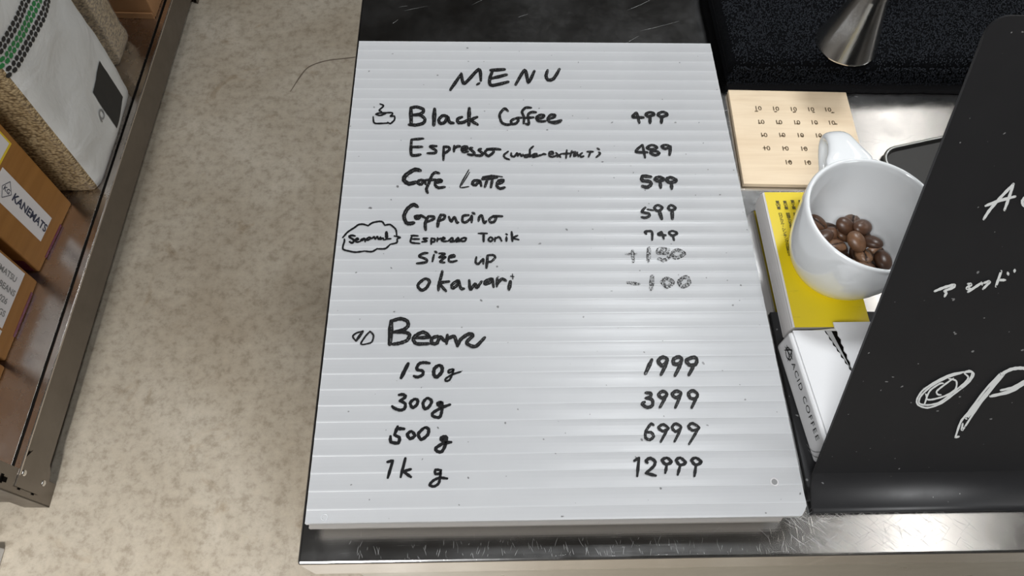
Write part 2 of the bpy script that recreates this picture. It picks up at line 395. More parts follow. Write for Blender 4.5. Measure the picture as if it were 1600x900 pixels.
# ------------------------------------------------------------------ menu board
ZB = .874; BW, BH = .297, .3897
mb = thing('menu_board', 'frosted fluted plastic menu board handwritten with coffee prices in black marker', 'menu board', (.15, .19, ZT))
def sheet(x0, x1, y0, y1, z0, z1, pitch, depth, cut):
    """one fluted sheet: hollow scallops between raised rib lines run across its width"""
    bm = bmesh.new(); ys = []
    y = y1
    prof = [(0., 0.), (.035, .0), (.07, -.55), (.2, -.85), (.42, -1.), (.65, -.75), (.85, -.3), (.96, 0.)]
    while y > y0:
        for f, d in prof:
            yy = y - f * pitch
            if yy > y0: ys.append((yy, z1 + d * depth))
        y -= pitch
    ys.append((y0, z1 - depth * .3))
    top, bot = [], []
    for yy, zz in ys:
        xr = x1 - max(0, cut - (yy - y0)) * .8 - (.0006 * random.random() if yy - y0 < cut else 0)
        top.append([bm.verts.new((x, yy, zz)) for x in (x0, xr)]); bot.append([bm.verts.new((x, yy, z0)) for x in (x0, xr)])
    for i in range(len(ys) - 1):
        for A, flip in ((top, 0), (bot, 1)):
            bm.faces.new((A[i][0], A[i + 1][0], A[i + 1][1], A[i][1]))
        for s in (0, 1): bm.faces.new((top[i][s], top[i + 1][s], bot[i + 1][s], bot[i][s]))
    for i in (0, len(ys) - 1): bm.faces.new((top[i][0], top[i][1], bot[i][1], bot[i][0]))
    return bm
obj('top_sheet', sheet(0, BW, 0, BH, ZB - .0042, ZB, .0106, .00030, .0052), 'plastic', mb)
obj('bottom_sheet', sheet(.0015, BW - .013, -.0018, BH - .002, ZB - .0086, ZB - .0046, .0106, .0002, .003), 'plastic_lower', mb)
for fx in (.05, BW - .06):
    for fy in (.07, BH - .07):
        bm = bmesh.new(); lathe(bm, [(0, 0), (.012, 0), (.012, ZB - .0087 - ZT), (0, ZB - .0087 - ZT)], (fx, fy, ZT), 24); obj('spacer_foot', bm, 'clear_plastic', mb)
def hole(px, py, r, material):
    p = at(px, py, ZB); bm = bmesh.new()
    lathe(bm, [(r, .0001), (r * .86, .0006), (r * .72, .0001)], (p.x, p.y, p.z), 24)
    return bm, p
bm, p = hole(1210, 753, .0026, None); obj('drilled_hole', bm, 'label', mb, smooth=True)
bm = bmesh.new(); lathe(bm, [(0, .0001), (.0017, .0001)], (p.x, p.y, p.z), 20); obj('hole_bottom', bm, 'grey_print', mb)
bm, p = hole(507, 808, .0021, None); obj('drilled_hole', bm, 'clear_plastic', mb, smooth=True)

def onboard(x, y, lift):
    p = at(x, y, ZB); p.z += lift; return p
def hand(*a, **k): return strokes('handwriting', mb, onboard, *a, **k)
hand(690, 90, 8, [[(110, 405), (240, 215)], [(245, 200), (285, 325), (465, 150), (490, 290)], ([(440, 340), (475, 320)], 2.5),
    [(635, 175), (605, 250), (600, 320), (640, 350), (835, 305)], [(610, 160), (790, 150)], [(620, 265), (815, 215)],
    [(925, 340), (1040, 160), (1085, 310), (1160, 170)], [(1325, 160), (1305, 230), (1330, 280), (1400, 265), (1475, 145)]], 3.6, 'rough')
hand(570, 155, 8, [[(190, 60), (235, 85), (180, 140), (210, 155)], [(135, 190), (180, 175), (330, 170), (345, 190), (320, 215), (370, 215), (370, 260), (320, 305), (285, 290)],
    [(135, 190), (190, 205), (265, 180)], [(105, 220), (110, 280), (140, 305), (290, 300)]], 2.2, 'solid')
hand(570, 155, 8, [([(575, 110), (580, 320)], 4.2), [(575, 110), (650, 100), (725, 125), (730, 160), (680, 190), (600, 200)], [(600, 200), (690, 200), (750, 250), (730, 300), (640, 325), (550, 320)],
    ([(872, 125), (862, 325)], 4.6), [(1030, 215), (970, 210), (925, 260), (945, 305), (1000, 290), (1035, 225), (1060, 290), (1110, 300)],
    [(1215, 225), (1160, 250), (1170, 295), (1235, 290), (1280, 265)], ([(1305, 115), (1300, 325)], 4.2), [(1405, 225), (1330, 265), (1410, 320)]], 3.5, 'rough')
hand(740, 155, 8, [[(430, 150), (385, 120), (325, 195), (350, 290), (410, 320), (470, 315)], [(530, 240), (470, 270), (480, 310), (530, 305), (560, 265), (540, 240), (600, 235)],
    [(720, 110), (650, 110), (605, 160), (630, 230), (625, 305)], [(780, 165), (720, 165), (680, 200), (690, 310), (650, 310)], [(620, 240), (750, 230)],
    [(800, 245), (860, 235), (880, 205), (830, 200), (785, 230), (800, 270), (850, 280), (900, 275)], [(950, 250), (1010, 225), (1015, 200), (960, 200), (925, 250), (950, 285), (1020, 285), (1100, 265)],
    ([(950, 297), (1020, 312), (1090, 290)], 1.2)], 2.9, 'rough')
hand(620, 210, 9.412, [([(215, 85), (215, 300), (350, 300)], 3.4), [(215, 80), (390, 65)], [(215, 190), (375, 185)], [(585, 175), (490, 180), (575, 240), (560, 275), (450, 280)],
    [(690, 180), (685, 380)], [(690, 185), (760, 190), (775, 225), (720, 270), (690, 270)], [(845, 170), (840, 255)], [(845, 215), (890, 180), (935, 180)],
    [(955, 230), (1030, 215), (1030, 185), (980, 185), (955, 225), (980, 260), (1050, 255)], [(1110, 200), (1075, 215), (1140, 275), (1110, 305), (1045, 295)],
    [(1240, 215), (1205, 235), (1265, 285), (1230, 315), (1150, 310)], [(1330, 225), (1295, 270), (1345, 320), (1420, 265), (1405, 225), (1320, 225), (1420, 215), (1525, 225)]], 3.0, 'rough')
hand(775, 215, 9.412, [[(180, 205), (115, 260), (140, 305), (200, 325)], [(225, 225), (225, 270), (270, 280), (310, 230), (320, 275)], [(320, 270), (350, 240), (375, 275), (400, 245)],
    [(480, 250), (420, 265), (430, 290), (490, 270), (500, 180), (550, 130)], [(500, 180), (500, 285)], [(500, 285), (560, 245), (600, 245), (540, 290), (620, 270), (690, 250)], [(690, 240), (735, 250)],
    [(800, 245), (840, 240), (830, 210), (785, 220), (785, 270), (830, 285), (890, 265)], [(880, 225), (950, 290)], [(960, 240), (900, 285)], [(1040, 185), (1030, 305)], [(970, 240), (1090, 235)],
    [(1115, 195), (1090, 285)], [(1110, 225), (1170, 210)], [(1200, 220), (1150, 245), (1150, 275), (1200, 250), (1210, 280)], [(1270, 225), (1235, 255), (1250, 285), (1290, 275)],
    [(1340, 210), (1430, 210)], [(1390, 215), (1360, 285)], [(1510, 215), (1530, 240), (1475, 290)], [(1490, 160), (1520, 180)]], 2.3, 'rough')
hand(615, 258, 8, [([(335, 70), (260, 60), (150, 130), (130, 190), (190, 235), (285, 215)], 4.6), [(360, 185), (310, 200), (310, 235), (350, 240), (380, 195), (400, 240)],
    [(570, 105), (520, 95), (480, 130), (440, 230), (410, 300), (425, 350)], [(400, 190), (530, 185)], [(530, 225), (600, 205), (580, 185), (530, 200), (520, 250), (560, 285), (640, 275)]], 3.2, 'rough')
hand(615, 258, 8, [([(940, 60), (830, 270), (940, 270)], 1.5), ([(950, 90), (850, 255)], 1.2), [(1060, 190), (1000, 200), (985, 240), (1030, 250), (1075, 200), (1095, 265)],
    ([(1110, 175), (1290, 155)], 4), [(1170, 185), (1140, 275)], [(1235, 180), (1215, 280)], [(1310, 240), (1360, 215), (1370, 190), (1310, 200), (1290, 260), (1330, 295), (1390, 280)],
    ([(1110, 150), (1230, 130)], 1.5), ([(1215, 128), (1360, 150)], 1.6)], 3.2, 'rough')
hand(615, 312, 8, [([(300, 90), (245, 65), (170, 120), (130, 210), (160, 290), (210, 300), (255, 290)], 4.2), [(340, 200), (270, 210), (280, 240), (320, 235), (340, 200), (410, 240)],
    ([(430, 215), (395, 300), (400, 380)], 3.6), [(430, 210), (500, 215), (500, 245), (420, 280)], ([(590, 190), (560, 270), (550, 340)], 3.6), [(590, 190), (640, 200), (630, 240), (570, 270)],
    [(690, 215), (720, 275), (760, 220), (790, 285), (810, 285)], [(940, 195), (870, 205), (860, 270), (900, 285), (960, 240), (975, 200)], [(980, 205), (975, 285)], [(985, 165), (1015, 180)],
    [(1075, 205), (1060, 270)], [(1060, 230), (1100, 200), (1130, 290), (1160, 270)], [(1240, 210), (1195, 250), (1215, 285), (1260, 275), (1280, 225), (1240, 210), (1360, 210)]], 2.9, 'rough')
hand(525, 340, 11.43, [[(120, 360), (210, 260), (330, 180), (400, 130), (480, 120), (570, 145)], [(570, 150), (650, 95), (770, 70), (830, 80), (870, 140)], [(870, 140), (960, 125), (1020, 165), (1070, 220), (1085, 320)],
    [(1040, 330), (1145, 355), (1100, 375)], [(1090, 385), (1085, 450), (970, 480)], [(970, 480), (880, 555), (740, 560)], [(740, 555), (640, 610), (510, 600)], [(510, 600), (350, 620), (230, 600), (130, 570), (125, 510), (150, 430), (150, 385)],
    ([(340, 330), (280, 320), (235, 345), (320, 405), (290, 455), (240, 435)], 2.9), [(350, 410), (400, 390), (380, 370), (345, 400), (370, 440), (440, 425)], [(500, 370), (445, 400), (470, 410), (510, 375), (520, 435)],
    [(590, 350), (540, 390), (570, 405), (620, 370), (600, 350)], [(640, 380), (680, 345), (700, 385), (740, 340), (760, 390), (800, 350), (790, 390), (840, 370), (850, 400)], ([(900, 265), (905, 370)], 4.6), [(870, 400), (905, 385), (980, 380)]], 2.4, 'solid')
hand(625, 355, 8, [[(150, 110), (135, 190), (245, 205)], [(140, 105), (225, 110)], [(150, 150), (240, 150)], [(345, 140), (290, 145), (335, 175), (275, 185)], [(390, 140), (390, 215)], [(390, 140), (435, 150), (425, 185), (385, 185)],
    [(470, 135), (465, 180)], [(470, 155), (515, 140)], [(520, 160), (560, 145), (540, 130), (520, 165), (550, 180), (590, 175)], [(600, 178), (650, 135), (660, 170), (625, 182), (680, 178), (725, 135), (735, 165), (700, 182), (760, 175)],
    [(800, 135), (765, 150), (765, 175), (810, 175), (825, 140), (790, 132)], [(980, 80), (1090, 80)], ([(1045, 85), (1045, 180)], 3.4), [(1130, 125), (1105, 160), (1135, 180), (1160, 150), (1130, 125)], [(1190, 130), (1185, 180)],
    [(1190, 145), (1240, 125), (1270, 175)], ([(1330, 125), (1330, 175)], 3.2), [(1325, 85), (1340, 95)], ([(1395, 60), (1405, 175)], 3.4), [(1470, 105), (1415, 135), (1485, 158)]], 2.7, 'solid')
hand(625, 355, 8, [([(345, 325), (290, 330), (240, 365), (330, 405), (320, 440), (210, 455)], 2.9), [(425, 345), (405, 430)], [(435, 305), (460, 320)], [(490, 330), (560, 335), (490, 380), (570, 375), (500, 430), (560, 445)],
    [(610, 385), (680, 370), (670, 350), (620, 365), (610, 420), (650, 435), (710, 420)], [(955, 375), (945, 440), (980, 460), (1040, 400), (1040, 460)], ([(1095, 355), (1080, 510)], 3.4), [(1095, 355), (1160, 350), (1190, 380), (1140, 430), (1090, 435)]], 2.6, 'rough')
hand(635, 415, 8, [[(235, 165), (160, 220), (145, 265), (190, 310), (250, 280), (290, 200), (235, 165)], [(450, 70), (430, 150), (405, 240), (400, 310)], [(535, 200), (420, 225), (495, 320)],
    [(640, 185), (570, 240), (580, 285), (640, 240), (650, 185), (680, 285), (720, 290)], [(785, 185), (800, 300), (860, 230), (880, 280), (940, 200)], [(1050, 165), (985, 200), (985, 235), (1050, 210), (1070, 165), (1090, 270)],
    [(1135, 160), (1130, 260)], [(1140, 230), (1190, 170), (1245, 190)], ([(1300, 200), (1280, 300)], 4.4), ([(1300, 135), (1345, 140)], 1.2), ([(1325, 105), (1330, 170)], 1.2)], 3.4, 'rough')
hand(970, 160, 9, [[(215, 145), (165, 205), (265, 215), (320, 215)], [(225, 150), (260, 290)], [(410, 140), (350, 170), (390, 200), (470, 170), (410, 140)], ([(410, 205), (410, 290)], 3.8), [(590, 135), (520, 170), (570, 205), (655, 175), (590, 135)], ([(575, 205), (570, 290)], 3.8)], 3.3, 'rough')
hand(970, 160, 9, [[(300, 600), (210, 695), (375, 705)], [(305, 600), (340, 780)], [(440, 600), (365, 640), (430, 665), (510, 640), (440, 600)], [(440, 670), (415, 710), (480, 745), (540, 720), (500, 690), (430, 690)],
    [(640, 600), (575, 620), (620, 655), (690, 630), (640, 600)], ([(700, 620), (685, 740)], 3.6)], 3.0, 'rough')
hand(970, 260, 9, [[(425, 150), (310, 140), (300, 200), (400, 215), (425, 255), (370, 295), (300, 280)], [(540, 150), (480, 180), (530, 210), (600, 185), (540, 150)], [(550, 210), (560, 300)],
    [(700, 155), (640, 190), (690, 230), (780, 205), (700, 155)], [(710, 230), (715, 315)]], 3.9, 'rough')
hand(970, 260, 9, [[(345, 580), (295, 640), (390, 665), (400, 700), (340, 725), (290, 715)], ([(370, 605), (460, 620)], 2), [(520, 545), (470, 585), (520, 630), (585, 585), (520, 545)], ([(540, 630), (575, 740)], 4.2),
    [(705, 545), (665, 590), (710, 620), (770, 590), (705, 545)], ([(720, 620), (725, 740)], 4.2)], 3.0, 'rough')
hand(970, 350, 8.18, [[(325, 130), (310, 100), (395, 100), (400, 205)], [(520, 100), (475, 135), (575, 145)], [(520, 100), (550, 190)], [(660, 90), (615, 115), (660, 150), (720, 120), (660, 90)], [(665, 150), (680, 210)]], 3.4, 'solid')
hand(970, 350, 8.18, [([(65, 385), (200, 385)], 3.4), [(150, 345), (160, 480)], ([(360, 310), (355, 475)], 6.2), [(615, 330), (490, 325), (480, 370), (590, 375), (620, 420), (560, 465), (480, 450)], [(700, 340), (660, 380), (700, 435), (810, 385), (740, 340), (700, 340)]], 5.2, 'faded')
hand(970, 350, 8.18, [([(85, 750), (235, 770)], 4.6), ([(400, 670), (390, 835)], 7), [(590, 700), (530, 740), (590, 800), (665, 750), (590, 700)], [(800, 690), (745, 740), (790, 800), (870, 760), (850, 690), (800, 690)]], 5.8, 'faded')
hand(540, 490, 6.667, [[(180, 185), (110, 205), (75, 240), (110, 290)], ([(180, 185), (110, 285)], 3), [(255, 185), (205, 240), (160, 310), (180, 325)], [(255, 185), (290, 230), (270, 300), (180, 325)]], 1.9, 'rough')
hand(540, 490, 6.667, [([(475, 80), (460, 320)], 5.6), [(475, 80), (570, 55), (640, 80), (650, 130), (600, 170), (500, 195)], [(500, 195), (610, 195), (665, 220), (640, 280), (560, 310), (490, 320)],
    [(735, 255), (870, 245), (810, 195), (730, 230), (705, 270), (740, 315), (870, 315)], [(960, 235), (900, 260), (900, 310), (950, 310), (985, 245), (1030, 290)], [(1060, 225), (1050, 315)], [(1060, 270), (1130, 240), (1165, 340)],
    [(1165, 340), (1200, 270), (1280, 215), (1325, 230), (1260, 305), (1350, 345), (1450, 250)]], 4.0, 'rough')
hand(590, 555, 9, [([(430, 120), (330, 320)], 5.2), [(730, 115), (650, 105), (580, 125), (550, 200), (635, 225), (630, 280), (560, 310), (510, 295)], ([(860, 145), (800, 190), (790, 270), (830, 310), (900, 240), (905, 170), (860, 145)], 4.8),
    ([(1060, 195), (1000, 215), (1000, 250), (1050, 230), (1070, 195), (1050, 270), (1010, 350), (960, 365), (960, 330), (1060, 270), (1170, 235)], 2.8)], 4.1, 'solid')
hand(590, 555, 9, [[(300, 560), (360, 555), (390, 590), (310, 645)], [(310, 645), (385, 680), (380, 750), (320, 775), (240, 750), (205, 720)], [(520, 620), (460, 670), (490, 740), (550, 700), (565, 640), (520, 620)], [(700, 605), (640, 670), (660, 755), (720, 730), (760, 650), (700, 605)],
    ([(890, 665), (850, 685), (870, 705), (900, 685), (890, 665)], 5.5), [(910, 700), (900, 800), (870, 875), (780, 860), (780, 810), (900, 740), (1020, 695)]], 4.1, 'solid')
hand(590, 655, 8.18, [[(255, 95), (215, 205)], [(215, 205), (280, 240), (260, 305), (170, 290), (165, 220)], [(250, 120), (340, 125)], [(430, 155), (380, 200), (420, 250), (475, 210), (430, 155)], [(600, 110), (520, 190), (560, 260), (640, 200), (650, 130), (600, 110)],
    ([(870, 225), (820, 245), (830, 268), (870, 258), (870, 225)], 6), [(880, 225), (870, 320), (820, 415), (760, 410), (745, 370), (840, 310), (940, 295)]], 4.4, 'solid')
hand(590, 655, 8.18, [[(125, 548), (195, 530)], [(195, 530), (130, 750)], [(355, 500), (295, 740)], [(425, 640), (330, 670)], [(330, 670), (425, 740)], ([(800, 650), (740, 650), (740, 700), (800, 690), (805, 640), (800, 730), (780, 820), (720, 860), (665, 840), (720, 780), (800, 750), (890, 760)], 3.7)], 4.1, 'solid')
hand(980, 545, 9, [([(345, 155), (255, 350)], 4.6), [(560, 140), (490, 120), (435, 175), (490, 240), (550, 190), (560, 140)], [(560, 190), (475, 365)], [(770, 150), (720, 115), (650, 150), (660, 215), (730, 210), (770, 150)], [(760, 200), (670, 380)],
    [(980, 150), (930, 120), (830, 165), (880, 230), (960, 220), (980, 150)], [(940, 230), (865, 370)]], 4.2, 'rough')
hand(980, 545, 9, [[(260, 620), (330, 630), (320, 680), (260, 695)], [(260, 695), (350, 720), (350, 800), (280, 825), (210, 780), (245, 750)], [(550, 620), (490, 600), (440, 650), (490, 695), (550, 660), (550, 620)], [(550, 660), (460, 825)], [(760, 630), (690, 595), (630, 640), (690, 690), (760, 630)], [(755, 640), (675, 830)],
    [(990, 640), (920, 590), (860, 630), (890, 695), (960, 700), (990, 640)], [(985, 660), (905, 830)]], 3.7, 'rough')
hand(980, 650, 9, [[(370, 130), (330, 115), (260, 220), (260, 310), (320, 335), (370, 290), (340, 235), (270, 230)], [(570, 160), (500, 120), (440, 165), (500, 215), (570, 185), (570, 160)], [(570, 180), (470, 365)], [(760, 160), (680, 110), (630, 160), (680, 220), (760, 160)], [(755, 180), (665, 360)],
    [(1000, 150), (910, 105), (860, 150), (920, 205), (1000, 180), (1000, 150)], [(1000, 180), (870, 395)]], 3.2, 'rough')
hand(980, 650, 9, [[(100, 630), (165, 590)], [(165, 590), (140, 845)], [(285, 660), (265, 630), (320, 595), (390, 640), (370, 710), (260, 805)], [(260, 805), (400, 840)], [(560, 590), (490, 620), (540, 680), (620, 650), (560, 590)], [(555, 690), (535, 800)], [(750, 590), (690, 620), (740, 690), (820, 660), (750, 590)], [(745, 695), (710, 825)],
    [(970, 590), (905, 620), (960, 690), (1040, 650), (970, 590)], [(965, 700), (945, 845)]], 4.2, 'solid')

# ------------------------------------------------------------------ black standing sign
SX = .309; SW = .30
sg = thing('counter_sign', 'black acrylic standing counter sign with white chalk pen lettering', 'sign', (SX + SW / 2, .05, ZT))
SD = Vector((0, .447, .894)); SN = Vector((0, -.894, .447))
P0 = Vector((SX, .0295, .869)); SLEN = .271
def sign_mesh():
    """foot, concave bend and leaning panel in one sheet 3 mm thick"""
    # centre line of the front surface in the y-z plane
    R = .022; a1 = math.radians(63.4)
    t = R * math.tan(a1 / 2)
    corner_y = P0.y - (P0.z - (ZT + .003)) * .5
    pts = [(.0046, ZT + .003)]
    cy, cz = corner_y - t, ZT + .003 + R
    for k in range(13):
        a = a1 * k / 12; pts.append((cy + R * math.sin(a), cz - R * math.cos(a)))
    y1, z1 = .1464, 1.1048
    pts.append((y1, z1))
    th = .0016; fr, bk = [], []
    for i, (y, z) in enumerate(pts):
        q0 = pts[max(0, i - 1)]; q1 = pts[min(len(pts) - 1, i + 1)]
        dy, dz = q1[0] - q0[0], q1[1] - q0[1]; l = math.hypot(dy, dz); ny, nz = dz / l, -dy / l
        fr.append((y + .0006 - ny * th * .8, z - nz * th * .8)); bk.append((y + .0006 + ny * th * .2, z + nz * th * .2))
    return fr, bk
fr, bk = sign_mesh()
bm = bmesh.new()
def sgrid(bm, fr, bk, x0, x1):
    A = [[bm.verts.new((x, y, z)) for x in (x0, x1)] for y, z in fr]; B = [[bm.verts.new((x, y, z)) for x in (x0, x1)] for y, z in bk]
    for i in range(len(fr) - 1):
        bm.faces.new((A[i][0], A[i][1], A[i + 1][1], A[i + 1][0])); bm.faces.new((B[i][0], B[i + 1][0], B[i + 1][1], B[i][1]))
        for s in (0, 1): bm.faces.new((A[i][s], A[i + 1][s], B[i + 1][s], B[i][s]))
    bm.faces.new((A[0][0], A[0][1], B[0][1], B[0][0]))
    return A, B
A, B = sgrid(bm, fr, bk, SX, SX + SW)
# rounded top corners
(ty, tz), (by, bz) = fr[-1], bk[-1]
rc = .008; tops = []
for (y, z) in ((ty, tz), (by, bz)):
    arc = []
    for s, cx in ((1, SX + SW - rc), (-1, SX + rc)):
        for k in range(7):
            a = PI / 2 * k / 6 if s == 1 else PI / 2 + PI / 2 * k / 6
            arc.append(bm.verts.new(Vector((cx + rc * math.cos(a), y, z)) + SD * (rc * math.sin(a))))
    tops.append(arc)
fA = [A[-1][1]] + tops[0][1:-1] + [A[-1][0]]; fB = [B[-1][1]] + tops[1][1:-1] + [B[-1][0]]
for v_ in (tops[0][0], tops[0][-1], tops[1][0], tops[1][-1]): bm.verts.remove(v_)
bm.faces.new(fA); bm.faces.new(fB[::-1])
for i in range(len(fA) - 1): bm.faces.new((fA[i], fA[i + 1], fB[i + 1], fB[i]))
obj('panel', bm, 'black_acrylic', sg, smooth=False)
for p in sg.children[0].data.polygons: p.use_smooth = (abs(p.normal.x) < .5 and p.center.y < .034 and p.area > 5e-4)
obj('base_plate', newbox(SX, SX + SW, .0135, .1455, ZT, ZT + .0028), 'black_acrylic', sg, bevel=.0004)
PP0 = Vector((SX, fr[-1][0], fr[-1][1]))
def onsign(x, y, lift):
    return on_plane(x, y, PP0, SN) + SN * lift
def chalk(ox, oy, sc, lines, w):
    bm = bmesh.new()
    for st in lines:
        ww = w
        if isinstance(st, tuple): st, ww = st
        _lift[0] = (_lift[0] + 1) % 40
        ribbon(bm, smooth_path([(ox + x / sc, oy + y / sc) for x, y in st]), ww, .0003 + _lift[0] * .000002, onsign)
    return obj('chalk_lettering', bm, 'chalk', sg, smooth='keep')
chalk(1520, 270, 11.25, [[(185, 810), (290, 650), (480, 430), (710, 190)], [(710, 190), (630, 430), (550, 650)], [(220, 575), (430, 495), (740, 410)], [(980, 400), (920, 420), (865, 490), (880, 560), (930, 580), (1000, 540)]], 4.6)
chalk(1440, 410, 10, [[(200, 445), (350, 385), (500, 345), (490, 385), (350, 440)], [(350, 445), (380, 470), (355, 525)], [(720, 330), (770, 340), (700, 400), (770, 410)], [(720, 455), (930, 315)], [(930, 310), (940, 340)], [(970, 315), (1060, 295), (955, 410)], [(1240, 130), (1155, 370)], [(1210, 270), (1300, 270)], [(1340, 155), (1350, 185)], [(1450, 110), (1445, 140)]], 4.2)
chalk(1420, 560, 6.922, [[(600, 140), (660, 130), (700, 170), (640, 260), (500, 370), (350, 480), (200, 530), (100, 500), (85, 440), (150, 340), (300, 240), (450, 170), (600, 140)],
    [(600, 160), (640, 200), (600, 260), (480, 360), (330, 470), (200, 500), (110, 480), (130, 400), (250, 290), (420, 200), (580, 150)], [(590, 150), (680, 145), (650, 230), (560, 320)], [(430, 215), (510, 240), (500, 330), (390, 400), (250, 440), (190, 430), (230, 340), (330, 270), (370, 265)],
    [(480, 210), (370, 290), (300, 350), (310, 385), (345, 390)], [(165, 495), (190, 420), (180, 380)]], 2.7)
chalk(1420, 560, 6.922, [[(990, 155), (820, 340), (640, 580), (560, 680), (500, 850)], [(500, 850), (540, 840)], [(1030, 165), (780, 470), (600, 740)], [(600, 740), (570, 770), (580, 700)], ([(1000, 170), (830, 390), (620, 640)], 6.5),
    ([(990, 170), (1100, 115), (1200, 100), (1300, 115), (1340, 170), (1246, 260), (1100, 350), (880, 405)], 5.2), ([(1250, 235), (1120, 310), (990, 340)], 4)], 3.4)

# ------------------------------------------------------------------ yellow booklet under the cup
ZK = ZT + .0028
yb = thing('yellow_booklet', 'small thick yellow paperback with a white page edge lying under the coffee cup', 'book', (.34, .18, ZK))
BX0, BX1, BY0, BY1, BZ = .3130, .3680, .1245, .2365, .872
obj('pages', newbox(BX0 + .001, BX1 - .0015, BY0 + .0008, BY1 - .0008, ZK + .0006, BZ - .0006), 'paper', yb)
obj('cover', newbox(BX0 + .0022, BX1, BY0, BY1, BZ - .0006, BZ), 'yellow', yb)
obj('cover', newbox(BX0 + .0022, BX1, BY0, BY1, ZK, ZK + .0006), 'yellow', yb)
bm = bmesh.new(); n = 8
pts = [(BX0 + .0022 - .0022 * math.sin(PI * k / n), BY0, ZK + (BZ - ZK) * (1 - math.cos(PI * k / n)) / 2) for k in range(n + 1)]
prism(bm, pts, (0, BY1 - BY0, 0)); obj('spine', bm, 'paper', yb, smooth=False)
cols = [('第Ⅶ章 ロジカル・シンキングの訓練法', (1214.5, 314), (1234.5, 400)), ('第Ⅵ章 説得力を高めるロジカル・コミュニケーション', (1226, 314), (1257.5, 436)), ('第Ⅴ章 思考の質を高める', (1238, 313), (1251, 373)), ('第Ⅳ章 ロジカル・ライティング', (1249.5, 313), (1262, 370))]
for body, a, b in cols:
    pa, pb = at(*a, BZ + .0003), at(*b, BZ + .0003)
    r = (pb - pa); n = len(body); step = r.length / n
    up = Vector((0, 0, 1)).cross(r)
    # characters stacked down the column, upright towards the top of the cover
    cu_parts = []
    bmx = bmesh.new()
    for k, ch in enumerate(body):
        if ch == ' ': continue
        if ch in '・ー': pass
        q = pa + r * ((k + .5) / n)
        rot = ch == 'ー'
        rr, uu = (Vector((1, 0, 0)), Vector((0, 1, 0))) if not rot else (Vector((0, -1, 0)), Vector((1, 0, 0)))
        d = r.normalized(); side = Vector((-d.y, d.x, 0))
        rr, uu = (side, -d) if not rot else (d, side)
        to = text_part('glyph', ch, step * 1.15, q, rr, uu, 'print', None, 'CENTER', .00006)
        bmx.from_mesh(to.data); me = to.data; bpy.data.objects.remove(to); bpy.data.meshes.remove(me)
    obj('printed_text', bmx, 'print', yb, smooth='keep')

# ------------------------------------------------------------------ white cup
CC = Vector((.3545, .1755, BZ)); CH = .063; RR = .0447
cup = thing('coffee_cup', 'white porcelain cup holding roasted coffee beans on the yellow booklet', 'cup', CC)
prof_out = [(.0, .0), (.028, .0), (.0305, .0006), (.0325, .003), (.0355, .009), (.0388, .018), (.0412, .029), (.0430, .041), (.0441, .052), (.0446, .059)]
rim = [(.0446, .0610), (.0440, .0624), (.0430, .0630), (.0420, .0626), (.0413, .0614)]
prof_in = [(.0408, .058), (.0398, .046), (.0380, .033), (.0350, .020), (.0310, .0110), (.0240, .0072), (.0120, .0060), (.0, .0058)]
bm = bmesh.new(); lathe(bm, prof_out + rim + prof_in, CC, 96)
bmesh.ops.remove_doubles(bm, verts=bm.verts, dist=1e-6)
obj('body', bm, 'porcelain', cup, smooth=True)
# ear-shaped handle that flows out of the rim and loops back to the wall
th0 = math.radians(96.5); er = Vector((math.cos(th0), math.sin(th0), 0)); es = Vector((-math.sin(th0), math.cos(th0), 0))
hp = [(.0416, .0588, .0165, .0032), (.0460, .0596, .0160, .0034), (.0515, .0600, .0130, .0036), (.0590, .0596, .0102, .0036), (.0655, .0578, .0088, .0037), (.0695, .0535, .0080, .0038),
      (.0690, .0470, .0072, .0038), (.0640, .0405, .0066, .0037), (.0570, .0350, .0064, .0036), (.0490, .0300, .0066, .0036), (.0405, .0255, .0075, .0038)]
fine = []
for i in range(len(hp) - 1):
    g = lambda k: hp[min(max(k, 0), len(hp) - 1)]
    for k in range(6):
        t = k / 6; a, b, c_, d = g(i - 1), g(i), g(i + 1), g(i + 2)
        fine.append(tuple(.5 * (2 * b[j] + (c_[j] - a[j]) * t + (2 * a[j] - 5 * b[j] + 4 * c_[j] - d[j]) * t * t + (3 * b[j] - a[j] - 3 * c_[j] + d[j]) * t**3) for j in range(4)))
fine.append(hp[-1])
bm = bmesh.new(); rings = []; NR = 20
for i, (r, z, hw, tk) in enumerate(fine):
    p0, p1 = fine[max(0, i - 1)], fine[min(len(fine) - 1, i + 1)]
    dr, dz = p1[0] - p0[0], p1[1] - p0[1]; l = math.hypot(dr, dz); nr, nz = -dz / l, dr / l
    ring = []
    for k in range(NR):
        a = 2 * PI * k / NR; q_, h = math.cos(a), math.sin(a)
        q_ = math.copysign(abs(q_) ** .75, q_); h = math.copysign(abs(h) ** .85, h)
        ring.append(bm.verts.new(CC + er * (r + nr * h * tk) + es * (q_ * hw) + Vector((0, 0, z + nz * h * tk))))
    rings.append(ring)
for a, b in zip(rings, rings[1:]):
    for k in range(NR): bm.faces.new((a[k], a[(k + 1) % NR], b[(k + 1) % NR], b[k]))
bm.faces.new(rings[0]); bm.faces.new(rings[-1][::-1])
o = obj('handle', bm, 'porcelain', cup, smooth=True)

